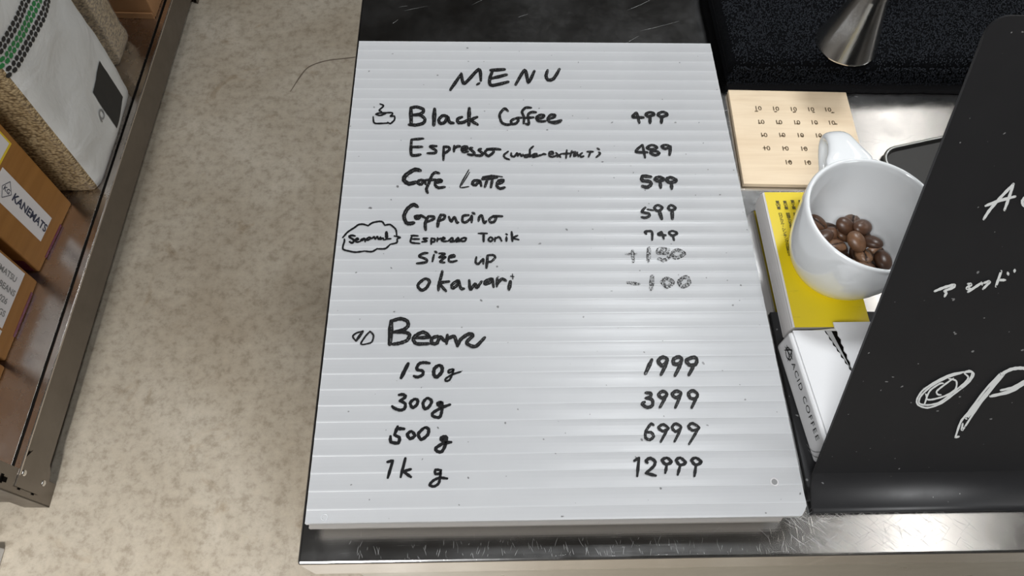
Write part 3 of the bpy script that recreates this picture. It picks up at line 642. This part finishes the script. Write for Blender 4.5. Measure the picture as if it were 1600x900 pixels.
# ------------------------------------------------------------------ coffee beans in the cup
def bean_mesh(name):
    bm = bmesh.new(); bmesh.ops.create_uvsphere(bm, u_segments=28, v_segments=18, radius=1)
    for v_ in bm.verts:
        x, y, z = v_.co
        if z > 0: z *= .62                                    # flatter creased face
        g = math.exp(-((y - .10 * math.sin(x * 2.6)) / .13) ** 2) * max(0, 1 - abs(x) ** 4)
        if z > 0: z -= .26 * g
        v_.co = (x * .0071, y * .0051 * (1 - .06 * x), z * .0040)
    for f in bm.faces:
        c_ = f.calc_center_median()
        if c_.z > 0 and abs(c_.y / .0051 - .10 * math.sin(c_.x / .0071 * 2.6)) < .10 and abs(c_.x) < .0066: f.material_index = 1
    me = bpy.data.meshes.new(name); bm.to_mesh(me); bm.free()
    me.materials.append(M['bean']); me.materials.append(M['crease'])
    for p in me.polygons: p.use_smooth = True
    return me
bme = bean_mesh('coffee_bean')
placed = []
rng = random.Random(11)
def try_layer(z, n, rmax, lean):
    k = 0; t = 0
    while k < n and t < 4000:
        t += 1
        a = rng.uniform(0, 2 * PI); r = rmax * math.sqrt(rng.random())
        x, y = r * math.cos(a), r * math.sin(a)
        zz = z + lean * (-y) * .22 + rng.uniform(-.001, .0012)
        if all((Vector((x, y, zz)) - q).length > .0103 for q in placed):
            placed.append(Vector((x, y, zz))); k += 1
try_layer(.0108, 13, .0235, 0); try_layer(.0172, 18, .0265, .3); try_layer(.0228, 10, .0220, .4)
for i, q in enumerate(placed):
    o = bpy.data.objects.new('coffee_bean', bme); COL.objects.link(o)
    o.location = CC + q
    flip = PI if rng.random() < .45 else 0
    o.rotation_euler = (flip + rng.uniform(-.5, .5), rng.uniform(-.45, .45), rng.uniform(0, 2 * PI))
    s = rng.uniform(1.05, 1.22); o.scale = (s, s, s)
    tag(o, 'roasted brown coffee bean heaped with others in the white cup', 'coffee bean', 'coffee beans in the white cup')

# ------------------------------------------------------------------ plywood card
pw = thing('wooden_board', 'thin pale plywood square with rows of small burnt number tens', 'wooden board', (.362, .306, ZT))
pc = [at(1138, 140, ZT + .0045), at(1322, 144, ZT + .0045), at(1347, 238, ZT + .0045), at(1162, 287, ZT + .0045)]
tl, trr, bl = pc[0], pc[1], pc[3]
br = trr + (bl - tl)
bm = bmesh.new(); prism(bm, [tl, trr, br, bl], (0, 0, -.0040)); o = obj('panel', bm, 'plywood', pw, bevel=.0004)
ex, ey = (trr - tl).normalized(), (tl - bl).normalized()
def cardpos(cx, cy): return at(1110 + cx / 4.5, 120 + cy / 4.5, ZT + .0047)
rows = [[(335, 222), (458, 225), (583, 228), (705, 230), (825, 232)], [(355, 318), (480, 320), (607, 322), (730, 322), (852, 324)], [(375, 410), (502, 410), (632, 412), (760, 414)], [(395, 503), (525, 505), (657, 507), (785, 509)], [(548, 602), (682, 604)]]
blob = [(-8, 22), (2, 22), (10, 22), (22, 24), (36, 26)]
for ri, rw in enumerate(rows):
    for ci, (cx, cy) in enumerate(rw):
        text_part('burnt_number', '10', .0063, cardpos(cx, cy), ex, ey, 'brown_print', pw, 'CENTER', .00008)
        q = cardpos(cx + [(-8, 2, 8, 22, 36), (-8, 2, 8, 18, 30), (-8, 4, 10, 14, 14), (-14, 0, 6, 4), (4, 6)][ri][ci], cy + [20, 8, 4, -4, -4][ri])
        bm = bmesh.new(); vs = [bm.verts.new(q + Vector((math.cos(2 * PI * k / 9) * .0014 * rng.uniform(.6, 1.5), math.sin(2 * PI * k / 9) * .0007 * rng.uniform(.6, 1.4), .00006))) for k in range(9)]
        bm.faces.new(vs); obj('scorch_mark', bm, 'brown_print', pw, smooth='keep')

# ------------------------------------------------------------------ dark tray behind the cup
p1, p2, p3 = at(1362, 247, ZT), at(1400, 232, ZT), at(1480, 215, ZT)
d = (p3 - p2).normalized(); s_ = Vector((d.y, -d.x, 0))
tw, td, tr_ = .17, .070, .016
org = p2 - d * .020
def tray_ring(inset, z):
    pts = []
    for (cx, cy, a0) in ((tw - tr_, td - tr_, 0), (tr_, td - tr_, 90), (tr_, tr_, 180), (tw - tr_, tr_, 270)):
        for k in range(7):
            a = math.radians(a0 + 90 * k / 6); r = tr_ - inset
            u, v_ = cx + r * math.cos(a), cy + r * math.sin(a)
            pts.append(org + d * u + s_ * (td - v_) + Vector((0, 0, z - (org.z - ZT))))
    return pts
ty_ = thing('serving_tray', 'dark grey round cornered metal tray partly hidden behind the cup and the sign', 'tray', org + d * .08 + s_ * .035)
bm = bmesh.new(); R0 = [[bm.verts.new(q) for q in tray_ring(i, z)] for i, z in ((.0005, 0), (0, .003), (.0006, .0046), (.0022, .0046), (.004, .0018))]
for a, b in zip(R0, R0[1:]):
    for k in range(28): bm.faces.new((a[k], a[(k + 1) % 28], b[(k + 1) % 28], b[k]))
bm.faces.new(R0[0]); bm.faces.new(R0[-1])
obj('dish', bm, 'tray', ty_, bevel=0)
bm = bmesh.new(); R1 = [[bm.verts.new(q) for q in tray_ring(i, z)] for i, z in ((-.0003, .0036), (.0004, .0050), (.0018, .0050), (.0026, .0040))]
for a, b in zip(R1, R1[1:] + R1[:1]):
    for k in range(28): bm.faces.new((a[k], a[(k + 1) % 28], b[(k + 1) % 28], b[k]))
obj('rim', bm, 'steel', ty_, smooth=True)

# ------------------------------------------------------------------ white coffee carton with torn lid
zt = .8775
ca, cb = at(1233, 517, zt), at(1290, 690, zt)
cd = (cb - ca).normalized(); cs = Vector((-cd.y, cd.x, 0))       # along the spine towards the viewer, and to the right
clen = .083; cw = .078
wb = thing('white_carton', 'flat white carton with black lettering down its side and a torn open lid', 'box', (ca + cb) / 2 - Vector((0, 0, .012)))
c0, c1 = ca, ca + cd * clen
def up(p, z): return Vector((p.x, p.y, z))
bm = bmesh.new()
torn = []
ta, tb = at(1288, 516, zt), at(1334, 586, zt)
tdir = (tb - ta)
for k in range(16):
    f = k / 15; jit = (.0007 if k % 2 else -.0007) * (1 if 0 < k < 15 else 0) * rng.uniform(.4, 1.2)
    torn.append(ta + tdir * f + tdir.normalized().cross(Vector((0, 0, 1))) * jit)
# lower tray of the carton
outline = [c0, c1, c1 + cs * cw, c0 + cs * cw]
zb0 = ZK
bm = bmesh.new()
sh = .0
prism(bm, [up(p, zb0) for p in outline], (0, 0, zt - .0012 - zb0))
obj('body', bm, 'white_card', wb, bevel=.0022, seg=3)
poly = [c0 + cs * .0026] + torn + [c1 + cs * cw * .98, c1 + cs * .0026]
bm = bmesh.new(); prism(bm, [up(p, zt - .0012) for p in poly], (0, 0, .0012)); obj('lid', bm, 'white_card', wb)
# dark slit below the tear and the raised flap
sa, sb2, sc_ = at(1287, 517, zt), at(1310, 516, zt), at(1333, 585, zt)
bm = bmesh.new(); quad(bm, [up(ta + cs * .0005, zt - .0011), up(at(1316, 516, zt), zt - .0011), up(tb, zt - .0011), up((ta + tb) / 2, zt - .0011)]); obj('torn_gap', bm, 'dark_hole', wb, smooth='keep')
bm = bmesh.new(); greys = [at(1290, 517, zt + .0003), at(1299, 517, zt + .0003), at(1330, 578, zt + .0003), at(1320, 562, zt + .0003)]
quad(bm, greys); obj('torn_edge', bm, 'card_edge', wb, smooth='keep')
fz = zt + .004
fl = []
fa, fb = at(1302, 503.5, fz), at(1335, 584, zt + .001)
fl.append(fa)
q1 = at(1306, 516, fz - .0008)
for k in range(13):
    f = k / 12; jit = (.0006 if k % 2 else -.0006) * rng.uniform(.3, 1.3)
    p = at(1306, 512, fz) .lerp(fb, f); p = p + Vector((jit, 0, 0)); fl.append(p)
fr_ = at(1440, 590, zt + .001); fr2 = at(1420, 502, fz)
fl += [fr_, fr2]
bm = bmesh.new(); prism(bm, fl, (0, 0, -.0008)); obj('flap', bm, 'white_card', wb)
# end seams and lettering
dnv = Vector((0, 0, -1)); ns = -cs
face_n = ns
lo = c0 + cd * .013 + ns * .0004
def side(u, v): return c0 + cd * u + Vector((0, 0, -v)) + ns * .0004
tx = text_part('printed_text', 'ACID COFFEE', .0072, side(.0195, .0085), cd, Vector((0, 0, 1)), 'print', wb, 'LEFT', 0, 0, 1.25)
bm = bmesh.new()
def onside(x, y, lift): return side(.0125 + x, .0095 + y) + ns * lift
for st in ([(-.0045, .0045), (-.001, -.004), (.0005, -.0052), (.0035, .0048)], [(-.006, .002), (-.002, .0005), (.0055, -.003)], [(-.0058, -.001), (.005, .0018)],
           [(0, -.0042), (-.0042, -.001), (-.003, .0032), (.001, .0042), (.0042, .001), (.003, -.003), (0, -.0042)]):
    ribbon(bm, smooth_path(st), .0009, .0001, onside, .4)
obj('emblem', bm, 'print', wb, smooth='keep')
bm = bmesh.new()
for o_ in (0., .0035):
    ribbon(bm, smooth_path([(clen - .0125 + o_ - .0125, .0150), (clen - .0065 + o_ - .0125, .010), (clen - .0035 + o_ - .0125, .001), (clen - .002 + o_ - .0125, -.009)]), .0004, .0001, onside, .8)
obj('end_seam', bm, 'grey_print', wb, smooth='keep')

# ------------------------------------------------------------------ folded black towel
tv = thing('folded_towel', 'folded black terry towel on the counter beneath the metal jigger', 'towel', (.45, .44, ZT))
def pillow(x0, x1, y0, y1, z0, z1, nx, ny, e, bumpy):
    """soft slab with rolled edges"""
    bm = bmesh.new(); cz, hz = (z0 + z1) / 2, (z1 - z0) / 2
    def edge(t, lim): return max(0., 1 - max(0, (e - min(t, lim - t)) / e) ** 2.6) ** .5 if True else 1
    T, B = [], []
    for j in range(ny + 1):
        a, b = [], []
        for i in range(nx + 1):
            x, y = x0 + (x1 - x0) * i / nx, y0 + (y1 - y0) * j / ny
            k = min(edge(x - x0, x1 - x0), edge(y - y0, y1 - y0))
            n1 = noise.noise(Vector((x * 9, y * 9, z0 * 7))) * .0022 + noise.noise(Vector((x * 160, y * 160, 3))) * bumpy
            # rough dent around the jigger
            dd = math.hypot(x - .4105, y - .385)
            dent = -.003 * math.exp(-(dd / .034) ** 4)
            jx = noise.noise(Vector((y * 25, z0 * 9, 1))) * .0016 if i in (0, 1, 2) else 0
            jy = noise.noise(Vector((x * 25, z0 * 9, 5))) * .0012 if j in (0, 1, 2) else 0
            a.append(bm.verts.new((x + jx, y + jy, cz + hz * k + (n1 + dent) * k))); b.append(bm.verts.new((x + jx, y + jy, cz - hz * k)))
        T.append(a); B.append(b)
    for j in range(ny):
        for i in range(nx):
            bm.faces.new((T[j][i], T[j][i + 1], T[j + 1][i + 1], T[j + 1][i])); bm.faces.new((B[j][i], B[j + 1][i], B[j + 1][i + 1], B[j][i + 1]))
    for j in range(ny):
        for i in (0, nx): bm.faces.new((T[j][i], T[j + 1][i], B[j + 1][i], B[j][i]))
    for i in range(nx):
        for j in (0, ny): bm.faces.new((T[j][i], T[j][i + 1], B[j][i + 1], B[j][i]))
    bmesh.ops.remove_doubles(bm, verts=bm.verts, dist=1e-7)
    return bm
TX0, TX1, TY0, TY1 = .308, .72, .363, .61
obj('lower_fold', pillow(TX0 + .003, TX1, TY0 + .0005, TY1, ZT, ZT + .014, 90, 56, .008, .0004), 'towel', tv, smooth=True)
tf = obj('upper_fold', pillow(TX0, TX1, TY0, TY1, ZT + .012, ZT + .031, 150, 92, .012, .0008), 'towel', tv, smooth=True)
bm = bmesh.new()
hx = [TX0 + .006 + (TX1 - TX0 - .01) * i / 120 for i in range(121)]
fr1 = [(x, TY0 - .0062 + noise.noise(Vector((x * 30, 0, 0))) * .0012 + rng.uniform(-.0005, .0005)) for x in hx]
prism(bm, [(x, y, ZT + .0005) for x, y in fr1] + [(hx[-1], TY0 + .004, ZT + .0005), (hx[0], TY0 + .004, ZT + .0005)], (0, 0, .0035)); obj('hem', bm, 'hem', tv)
bm = bmesh.new()
src = [v_.co for v_ in tf.data.vertices if v_.co.z > ZT + .024]
for k in range(26000):
    x = rng.uniform(TX0 + .004, .60); y = rng.uniform(TY0 + .001, .55)
    if math.hypot(x - .4105, y - .385) < .0262: continue
    k2 = 1.
    for t_, lim in ((x - TX0, TX1 - TX0), (y - TY0, TY1 - TY0)):
        k2 = min(k2, max(0., 1 - max(0, (.012 - min(t_, lim - t_)) / .012) ** 2.6) ** .5)
    z = ZT + .0215 + .0095 * k2 + (noise.noise(Vector((x * 9, y * 9, (ZT + .012) * 7))) * .0022 - .003 * math.exp(-(math.hypot(x - .4105, y - .385) / .034) ** 4)) * k2
    if k % 9 == 0: y = TY0 + rng.uniform(-.0012, .0006); z = ZT + rng.uniform(.004, .024)
    a = rng.uniform(0, 2 * PI); w = .00042; h = rng.uniform(.0010, .0019); ln = rng.uniform(.0004, .0012)
    cx, sx = math.cos(a), math.sin(a)
    b0 = Vector((x, y, z - .0003)); dv = Vector((cx, sx, 0)); sv = Vector((-sx, cx, 0)) * w
    p = [b0 - sv, b0 + sv, b0 + dv * ln * .5 + sv + Vector((0, 0, h)), b0 + dv * ln * .5 - sv + Vector((0, 0, h)), b0 + dv * ln * 1.6 + sv * .8 + Vector((0, 0, h * .55)), b0 + dv * ln * 1.6 - sv * .8 + Vector((0, 0, h * .55))]
    vs = [bm.verts.new(q) for q in p]; bm.faces.new(vs[:4]); bm.faces.new((vs[3], vs[2], vs[4], vs[5]))
obj('terry_pile', bm, 'pile', tv, smooth='keep', kind='stuff')

# ------------------------------------------------------------------ jigger
JZ = ZT + .0288
jg = thing('jigger', 'stainless steel jigger cone standing mouth down on the black towel', 'jigger', (.4105, .385, JZ))
bm = bmesh.new(); lathe(bm, [(.0252, 0), (.0262, .0002), (.0265, .0010), (.0262, .0020), (.0254, .0034), (.0180, .0290), (.0120, .0500), (.0100, .0560), (.0092, .0565), (.0170, .029), (.0245, .0034), (.0252, 0)], (.4105, .385, JZ), 72)
bmesh.ops.remove_doubles(bm, verts=bm.verts, dist=1e-6); obj('large_cone', bm, 'jigger', jg, smooth=True)
bm = bmesh.new(); lathe(bm, [(.0, .0560), (.0095, .0560), (.0110, .0600), (.0205, .0900), (.0212, .0915), (.0208, .0920), (.0198, .0908), (.0100, .0600), (0, .0585)], (.4105, .385, JZ), 72)
bmesh.ops.remove_doubles(bm, verts=bm.verts, dist=1e-6); obj('small_cone', bm, 'jigger', jg, smooth=True)

# ------------------------------------------------------------------ low steel shelf in the aisle
SA = math.radians(-1.04)
SM = Matrix.Translation((-.6615, .191, 0)) @ Matrix.Rotation(SA, 4, 'Z')     # origin: near right foot corner, y runs along the shelf
SLN, SDP = 1.31, .46
shf = thing('low_shelf', 'low stainless steel shelf rack standing on the concrete floor under cartons and bags', 'shelf', (-.85, .85, 0))
ZD = .105
for (yy, sgn) in ((0, 1), (SLN, -1)):
    for (xx, sx) in ((0, -1), (-SDP, 1)):
        bm = bmesh.new(); y0, y1 = sorted((yy, yy + sgn * .040)); x0, x1 = sorted((xx, xx + sx * .043))
        xa = sorted((xx, xx + sx * .0022)); ya = sorted((yy, yy + sgn * .0022))
        H_ = .17
        box(bm, xa[0], xa[1], y0, y1, 0, H_, SM); box(bm, x0, x1, ya[0], ya[1], 0, H_, SM)
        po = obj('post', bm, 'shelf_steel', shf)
        for hz in (.045, .085, .135):
            bm = bmesh.new(); box(bm, xx + (.0004 if sx < 0 else -.0026), xx + (.0006 if sx < 0 else -.0024), y0 + .012, y0 + .020, hz, hz + .014, SM)
            box(bm, xx + (.0004 if sx < 0 else -.0026), xx + (.0006 if sx < 0 else -.0024), y0 + .009, y0 + .023, hz + .010, hz + .017, SM); obj('slot', bm, 'dark_hole', po)
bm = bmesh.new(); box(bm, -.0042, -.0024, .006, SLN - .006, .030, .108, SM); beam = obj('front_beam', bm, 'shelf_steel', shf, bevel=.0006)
bm = bmesh.new(); prism(bm, [SM @ Vector((.0003, y, z)) for y, z in ((.012, .112), (.055, .112), (.075, .095), (.075, .045), (.055, .030), (.036, .024), (.018, .028), (.012, .045))], SM.to_3x3() @ Vector((.0016, 0, 0)))
gs = obj('corner_bracket', bm, 'shelf_steel', shf)
for (y, z) in ((.036, .100), (.033, .040)):
    bm = bmesh.new(); bmesh.ops.create_uvsphere(bm, u_segments=16, v_segments=10, radius=.0055, matrix=SM @ Matrix.Translation((.002, y, z)) @ Matrix.Diagonal((.45, 1, 1, 1))); obj('bolt', bm, 'bolt', gs, smooth=True)
bm = bmesh.new(); prism(bm, [SM @ Vector((x, .030, z)) for x, z in ((.0020, .108), (.0020, .1115), (.0008, .1128), (-.0085, .1125), (-.0100, .1115), (-.0100, .108))], SM.to_3x3() @ Vector((0, SLN - .06, 0)))
obj('front_lip', bm, 'shelf_deck', shf)
bm = bmesh.new(); box(bm, -.0205, -.0095, .032, SLN - .03, .096, .1035, SM); obj('lip_seam', bm, 'dark_hole', shf)
bm = bmesh.new(); box(bm, -SDP + .006, -.0195, .008, SLN - .008, .098, ZD, SM); obj('deck', bm, 'shelf_deck', shf, bevel=.001)
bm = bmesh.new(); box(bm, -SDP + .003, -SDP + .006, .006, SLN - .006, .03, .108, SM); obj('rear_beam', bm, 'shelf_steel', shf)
for yy in (.003, SLN - .006):
    bm = bmesh.new(); box(bm, -SDP + .006, -.005, yy, yy + .003, .03, .098, SM); obj('end_beam', bm, 'shelf_steel', shf)

# ------------------------------------------------------------------ cartons on the shelf
def carton(label, f, n_, x_depth, z1, material, name='cardboard_carton', group=None):
    """f, n_ = far and near bottom corners of the face that looks at the aisle"""
    f, n_ = Vector(f), Vector(n_); d = (f - n_).normalized(); inn = Vector((-d.y, d.x, 0)); ln = (f - n_).length
    mtx = Matrix(((d.y, d.x, 0, n_.x), (-d.x, d.y, 0, n_.y), (0, 0, 1, ZD + .0003), (0, 0, 0, 1)))
    t = thing(name, label, 'carton', (n_.x - x_depth / 2, (f.y + n_.y) / 2, ZD + .0003), group)
    h = z1 - ZD
    bm = bmesh.new(); box(bm, -x_depth, 0, 0, ln, 0, h, mtx); obj('body', bm, material, t, bevel=.004, seg=3)
    return t, mtx, ln, h
def face_rect(t, mtx, name, y0, y1, z0, z1, material, th=.0005, lift=.0002):
    bm = bmesh.new(); box(bm, lift, lift + th, y0, y1, z0, z1, mtx); return obj(name, bm, material, t)
def face_text(t, mtx, body, size, y, z, material, align='LEFT', bold=0., lift=.0011, name='printed_text'):
    o_ = mtx @ Vector((lift, y, z)); r3 = mtx.to_3x3()
    return text_part(name, body, size, o_, r3 @ Vector((0, 0, -1)), r3 @ Vector((0, 1, 0)), material, t, align, bold)
# carton with the long white name label
t, mx_, ln, h = carton('orange brown carton with a long white name label beside the white bag', (-.7201, .7618, 0), (-.7379, .6045, 0), .30, .43, 'kraft')
lz = lambda z: z - ZD
inv = mx_.inverted()
face_rect(t, mx_, 'name_label', .0475, .1000, lz(.139), lz(.296), 'label')
face_text(t, mx_, 'KANEMATS', .0210, .0735, lz(.2475), 'navy_print', 'LEFT', .0006)
bm = bmesh.new()
dq = [(.0735, .279), (.0905, .268), (.0735, .252), (.0565, .268)]
for (a, b) in zip(dq, dq[1:] + dq[:1]):
    pa, pb = [mx_ @ Vector((.0011, y, lz(z))) for y, z in (a, b)]
    n3 = (pb - pa).normalized().cross(mx_.to_3x3() @ Vector((1, 0, 0))) * .0006
    quad(bm, [pa - n3, pa + n3, pb + n3, pb - n3])
obj('emblem', bm, 'navy_print', t, smooth='keep')
face_text(t, mx_, 'KG', .0125, .0735, lz(.2745), 'navy_print', 'LEFT', .0002)
face_rect(t, mx_, 'label_border', .0500, .1460, lz(.303), lz(.42), 'yellow_line')
face_rect(t, mx_, 'square_label', .0540, .1420, lz(.3085), lz(.416), 'label', .0005, .0008)
face_rect(t, mx_, 'tape', .030, .105, .001, .0065, 'tape', .0004)
bm = bmesh.new(); box(bm, -.25, -.008, -.0006, -.0002, 0.004, .040, mx_); obj('tape', bm, 'tape', t)
# carton with the typed label
t, mx_, ln, h = carton('orange brown carton with a typed white label nearest but one to the shelf end', (-.7356, .5844, 0), (-.7455, .4235, 0), .30, .41, 'kraft')
face_rect(t, mx_, 'typed_label', .045, .155, lz(.146), lz(.38), 'label')
for k, (body, yy, zz) in enumerate((('KANEMATSU', .133, .160), ('BEANS', .110, .150), ('2026', .089, .160), ('KGS', .068, .153))):
    face_text(t, mx_, body, .0155, yy, lz(zz), 'grey_print' if k else 'grey_print', 'RIGHT', .0003)
face_rect(t, mx_, 'number_label', .010, .041, lz(.144), lz(.38), 'label')
face_text(t, mx_, '5', .030, .026, lz(.152), 'navy_print', 'RIGHT', .001)
face_rect(t, mx_, 'tape', .045, .135, .002, .0080, 'tape', .0004)
# the next carton towards the viewer
t, mx_, ln, h = carton('plain orange brown carton at the near end of the shelf', (-.7425, .4130, 0), (-.7500, .262, 0), .30, .40, 'kraft')
face_rect(t, mx_, 'tape', .05, .10, .003, .012, 'tape', .0004)
# far brown carton
t, mx_, ln, h = carton('plain brown cardboard carton at the far end of the shelf behind the grain bag', (-.662, 1.46, 0), (-.6665, 1.288, 0), .125, .40, 'brown_carton')
bm = bmesh.new(); box(bm, -.123, -.002, -.0045, -.0005, .0, .016, mx_); obj('bottom_flap', bm, 'brown_carton', t, bevel=.001)

# ------------------------------------------------------------------ bags of green coffee
def sack(x0, x1, y0, y1, z0, z1, seed, pinch=.012, n=26, bulge=.016):
    """upright bag: rounded bottom, soft bulging faces. Faces get index 0 (aisle and rear face) or 1 (gussets)"""
    bm = bmesh.new(); nu, nz = 16, 30; rings = []
    cx, cy = (x0 + x1) / 2, (y0 + y1) / 2; hx, hy = (x1 - x0) / 2, (y1 - y0) / 2
    for j in range(nz + 1):
        v_ = j / nz; z = z0 + (z1 - z0) * (v_ ** 1.25)
        lo_ = min(1, (z - z0) / .035); k = .90 + .10 * math.sqrt(max(0, 1 - (1 - lo_) ** 2))
        ring = []
        per = []
        for (ax, ay, bx_, by_) in ((1, -1, 1, 1), (1, 1, -1, 1), (-1, 1, -1, -1), (-1, -1, 1, -1)):
            for i in range(nu):
                f = i / nu; per.append((ax + (bx_ - ax) * f, ay + (by_ - ay) * f))
        for (a, b) in per:
            ex_ = bulge * (1 - b * b) * (1 if abs(a) == 1 else 0) * math.copysign(1, a); ey_ = bulge * .4 * (1 - a * a) * (1 if abs(b) == 1 else 0) * math.copysign(1, b)
            cr = max(0, abs(a) + abs(b) - 1.86) / .14 * .006
            p = Vector((cx + a * hx * k + ex_ * min(1, lo_) - math.copysign(cr, a), cy + b * hy * (k * .5 + .5) + ey_ - math.copysign(cr, b), z))
            w = noise.noise(Vector((p.x * 14 + seed, p.y * 14, p.z * 11))) * .006 + noise.noise(Vector((p.x * 40 + seed, p.y * 36, p.z * 36))) * .0022
            p += Vector((a, b, 0)).normalized() * w * min(1, lo_)
            ring.append(bm.verts.new(p))
        rings.append(ring)
    m_ = len(rings[0])
    for j in range(nz):
        for i in range(m_):
            f = bm.faces.new((rings[j][i], rings[j][(i + 1) % m_], rings[j + 1][(i + 1) % m_], rings[j + 1][i]))
            side_ = i // nu
            f.material_index = 0 if side_ in (0, 2) else 1
    f = bm.faces.new(rings[0][::-1]); f.material_index = 1
    bm.faces.new(rings[-1])
    return bm
wbag = thing('coffee_bean_bag', 'tall white woven bag with hexagon stripe showing green beans through its clear side', 'bag', (-.745, .93, ZD))
WX = -.668
bm = sack(-.82, WX, .790, 1.062, ZD, .60, 3.1, bulge=.010)
front = bmesh.new()
body = obj('body', bm, ['woven', 'grain'], wbag, smooth=True)
def face_x(y, z, eps=.0012):
    """x of the bag's aisle face at y, z"""
    best = None
    for p in body.data.polygons:
        if p.material_index == 0 and p.normal.x > .3:
            c_ = p.center; dd = (c_.y - y) ** 2 + (c_.z - z) ** 2
            if best is None or dd < best[0]: best = (dd, c_, p.normal)
    c_, n_ = best[1], best[2]
    return c_.x - ((y - c_.y) * n_.y + (z - c_.z) * n_.z) / n_.x + eps
def patch(name, pts, material, parent, n=10, eps=.0012):
    bm = bmesh.new(); a, b, c_, d_ = [Vector((0, *p)) for p in pts]; g = []
    for i in range(n + 1):
        row = []
        for j in range(n + 1):
            q = a.lerp(b, i / n).lerp(d_.lerp(c_, i / n), j / n); row.append(bm.verts.new((face_x(q.y, q.z, eps), q.y, q.z)))
        g.append(row)
    for i in range(n):
        for j in range(n): bm.faces.new((g[i][j], g[i + 1][j], g[i + 1][j + 1], g[i][j + 1]))
    return obj(name, bm, material, parent, smooth=True)
patch('printed_panel', [(1.008, .245), (1.006, .145), (.9245, .140), (.929, .2405)], 'print', wbag)
def hexrow(name, z0, z1, y0, y1, rows_, material):
    bm = bmesh.new(); hz = (z1 - z0) / rows_; ly = hz * 1.30
    for r in range(rows_):
        y = y0 + (ly / 2 if r % 2 else 0)
        while y < y1:
            cyy, czz = y, z0 + hz * (r + .5); vs = []
            for (a, b) in ((-.46, .0), (-.26, .42), (.26, .42), (.46, 0), (.26, -.42), (-.26, -.42)):
                yy, zz = cyy + a * ly, czz + b * hz
                vs.append(bm.verts.new((face_x(yy, zz, .0013), yy, zz)))
            bm.faces.new(vs); y += ly
    return obj(name, bm, material, wbag, smooth='keep')
hexrow('hexagon_band', .414, .432, .797, 1.05, 2, 'print'); hexrow('hexagon_band', .434, .452, .797, 1.05, 2, 'green_print'); hexrow('hexagon_band', .454, .472, .797, 1.05, 2, 'print')
q = Vector((face_x(.912, .196, .0016), .912, .196)); text_part('printed_letter', 'Q', .028, q, (0, 0, -1), (0, 1, 0), 'grey_print', wbag, 'CENTER', .0005)
gb = thing('grain_bag', 'clear bag packed with green coffee beans behind the white woven bag', 'bag', (-.82, 1.175, ZD))
bm = sack(-.93, -.708, 1.130, 1.222, ZD, .60, 8.3, bulge=.006)
for f in bm.faces: f.material_index = 0
obj('beans', bm, 'grain', gb, smooth=True)
bm = sack(-.9315, -.7065, 1.1285, 1.2235, ZD, .6015, 8.3, bulge=.0065)
for f in bm.faces: f.material_index = 0
obj('film', bm, 'film', gb, smooth=True)

# ------------------------------------------------------------------ small white carton on the floor at the left
bm = newbox(-.86, -.716, .0, .1235, 0, .03)
tag(obj('floor_carton', bm, 'white_card', bevel=.002), 'low white carton on the floor before the shelf at the left edge', 'carton')
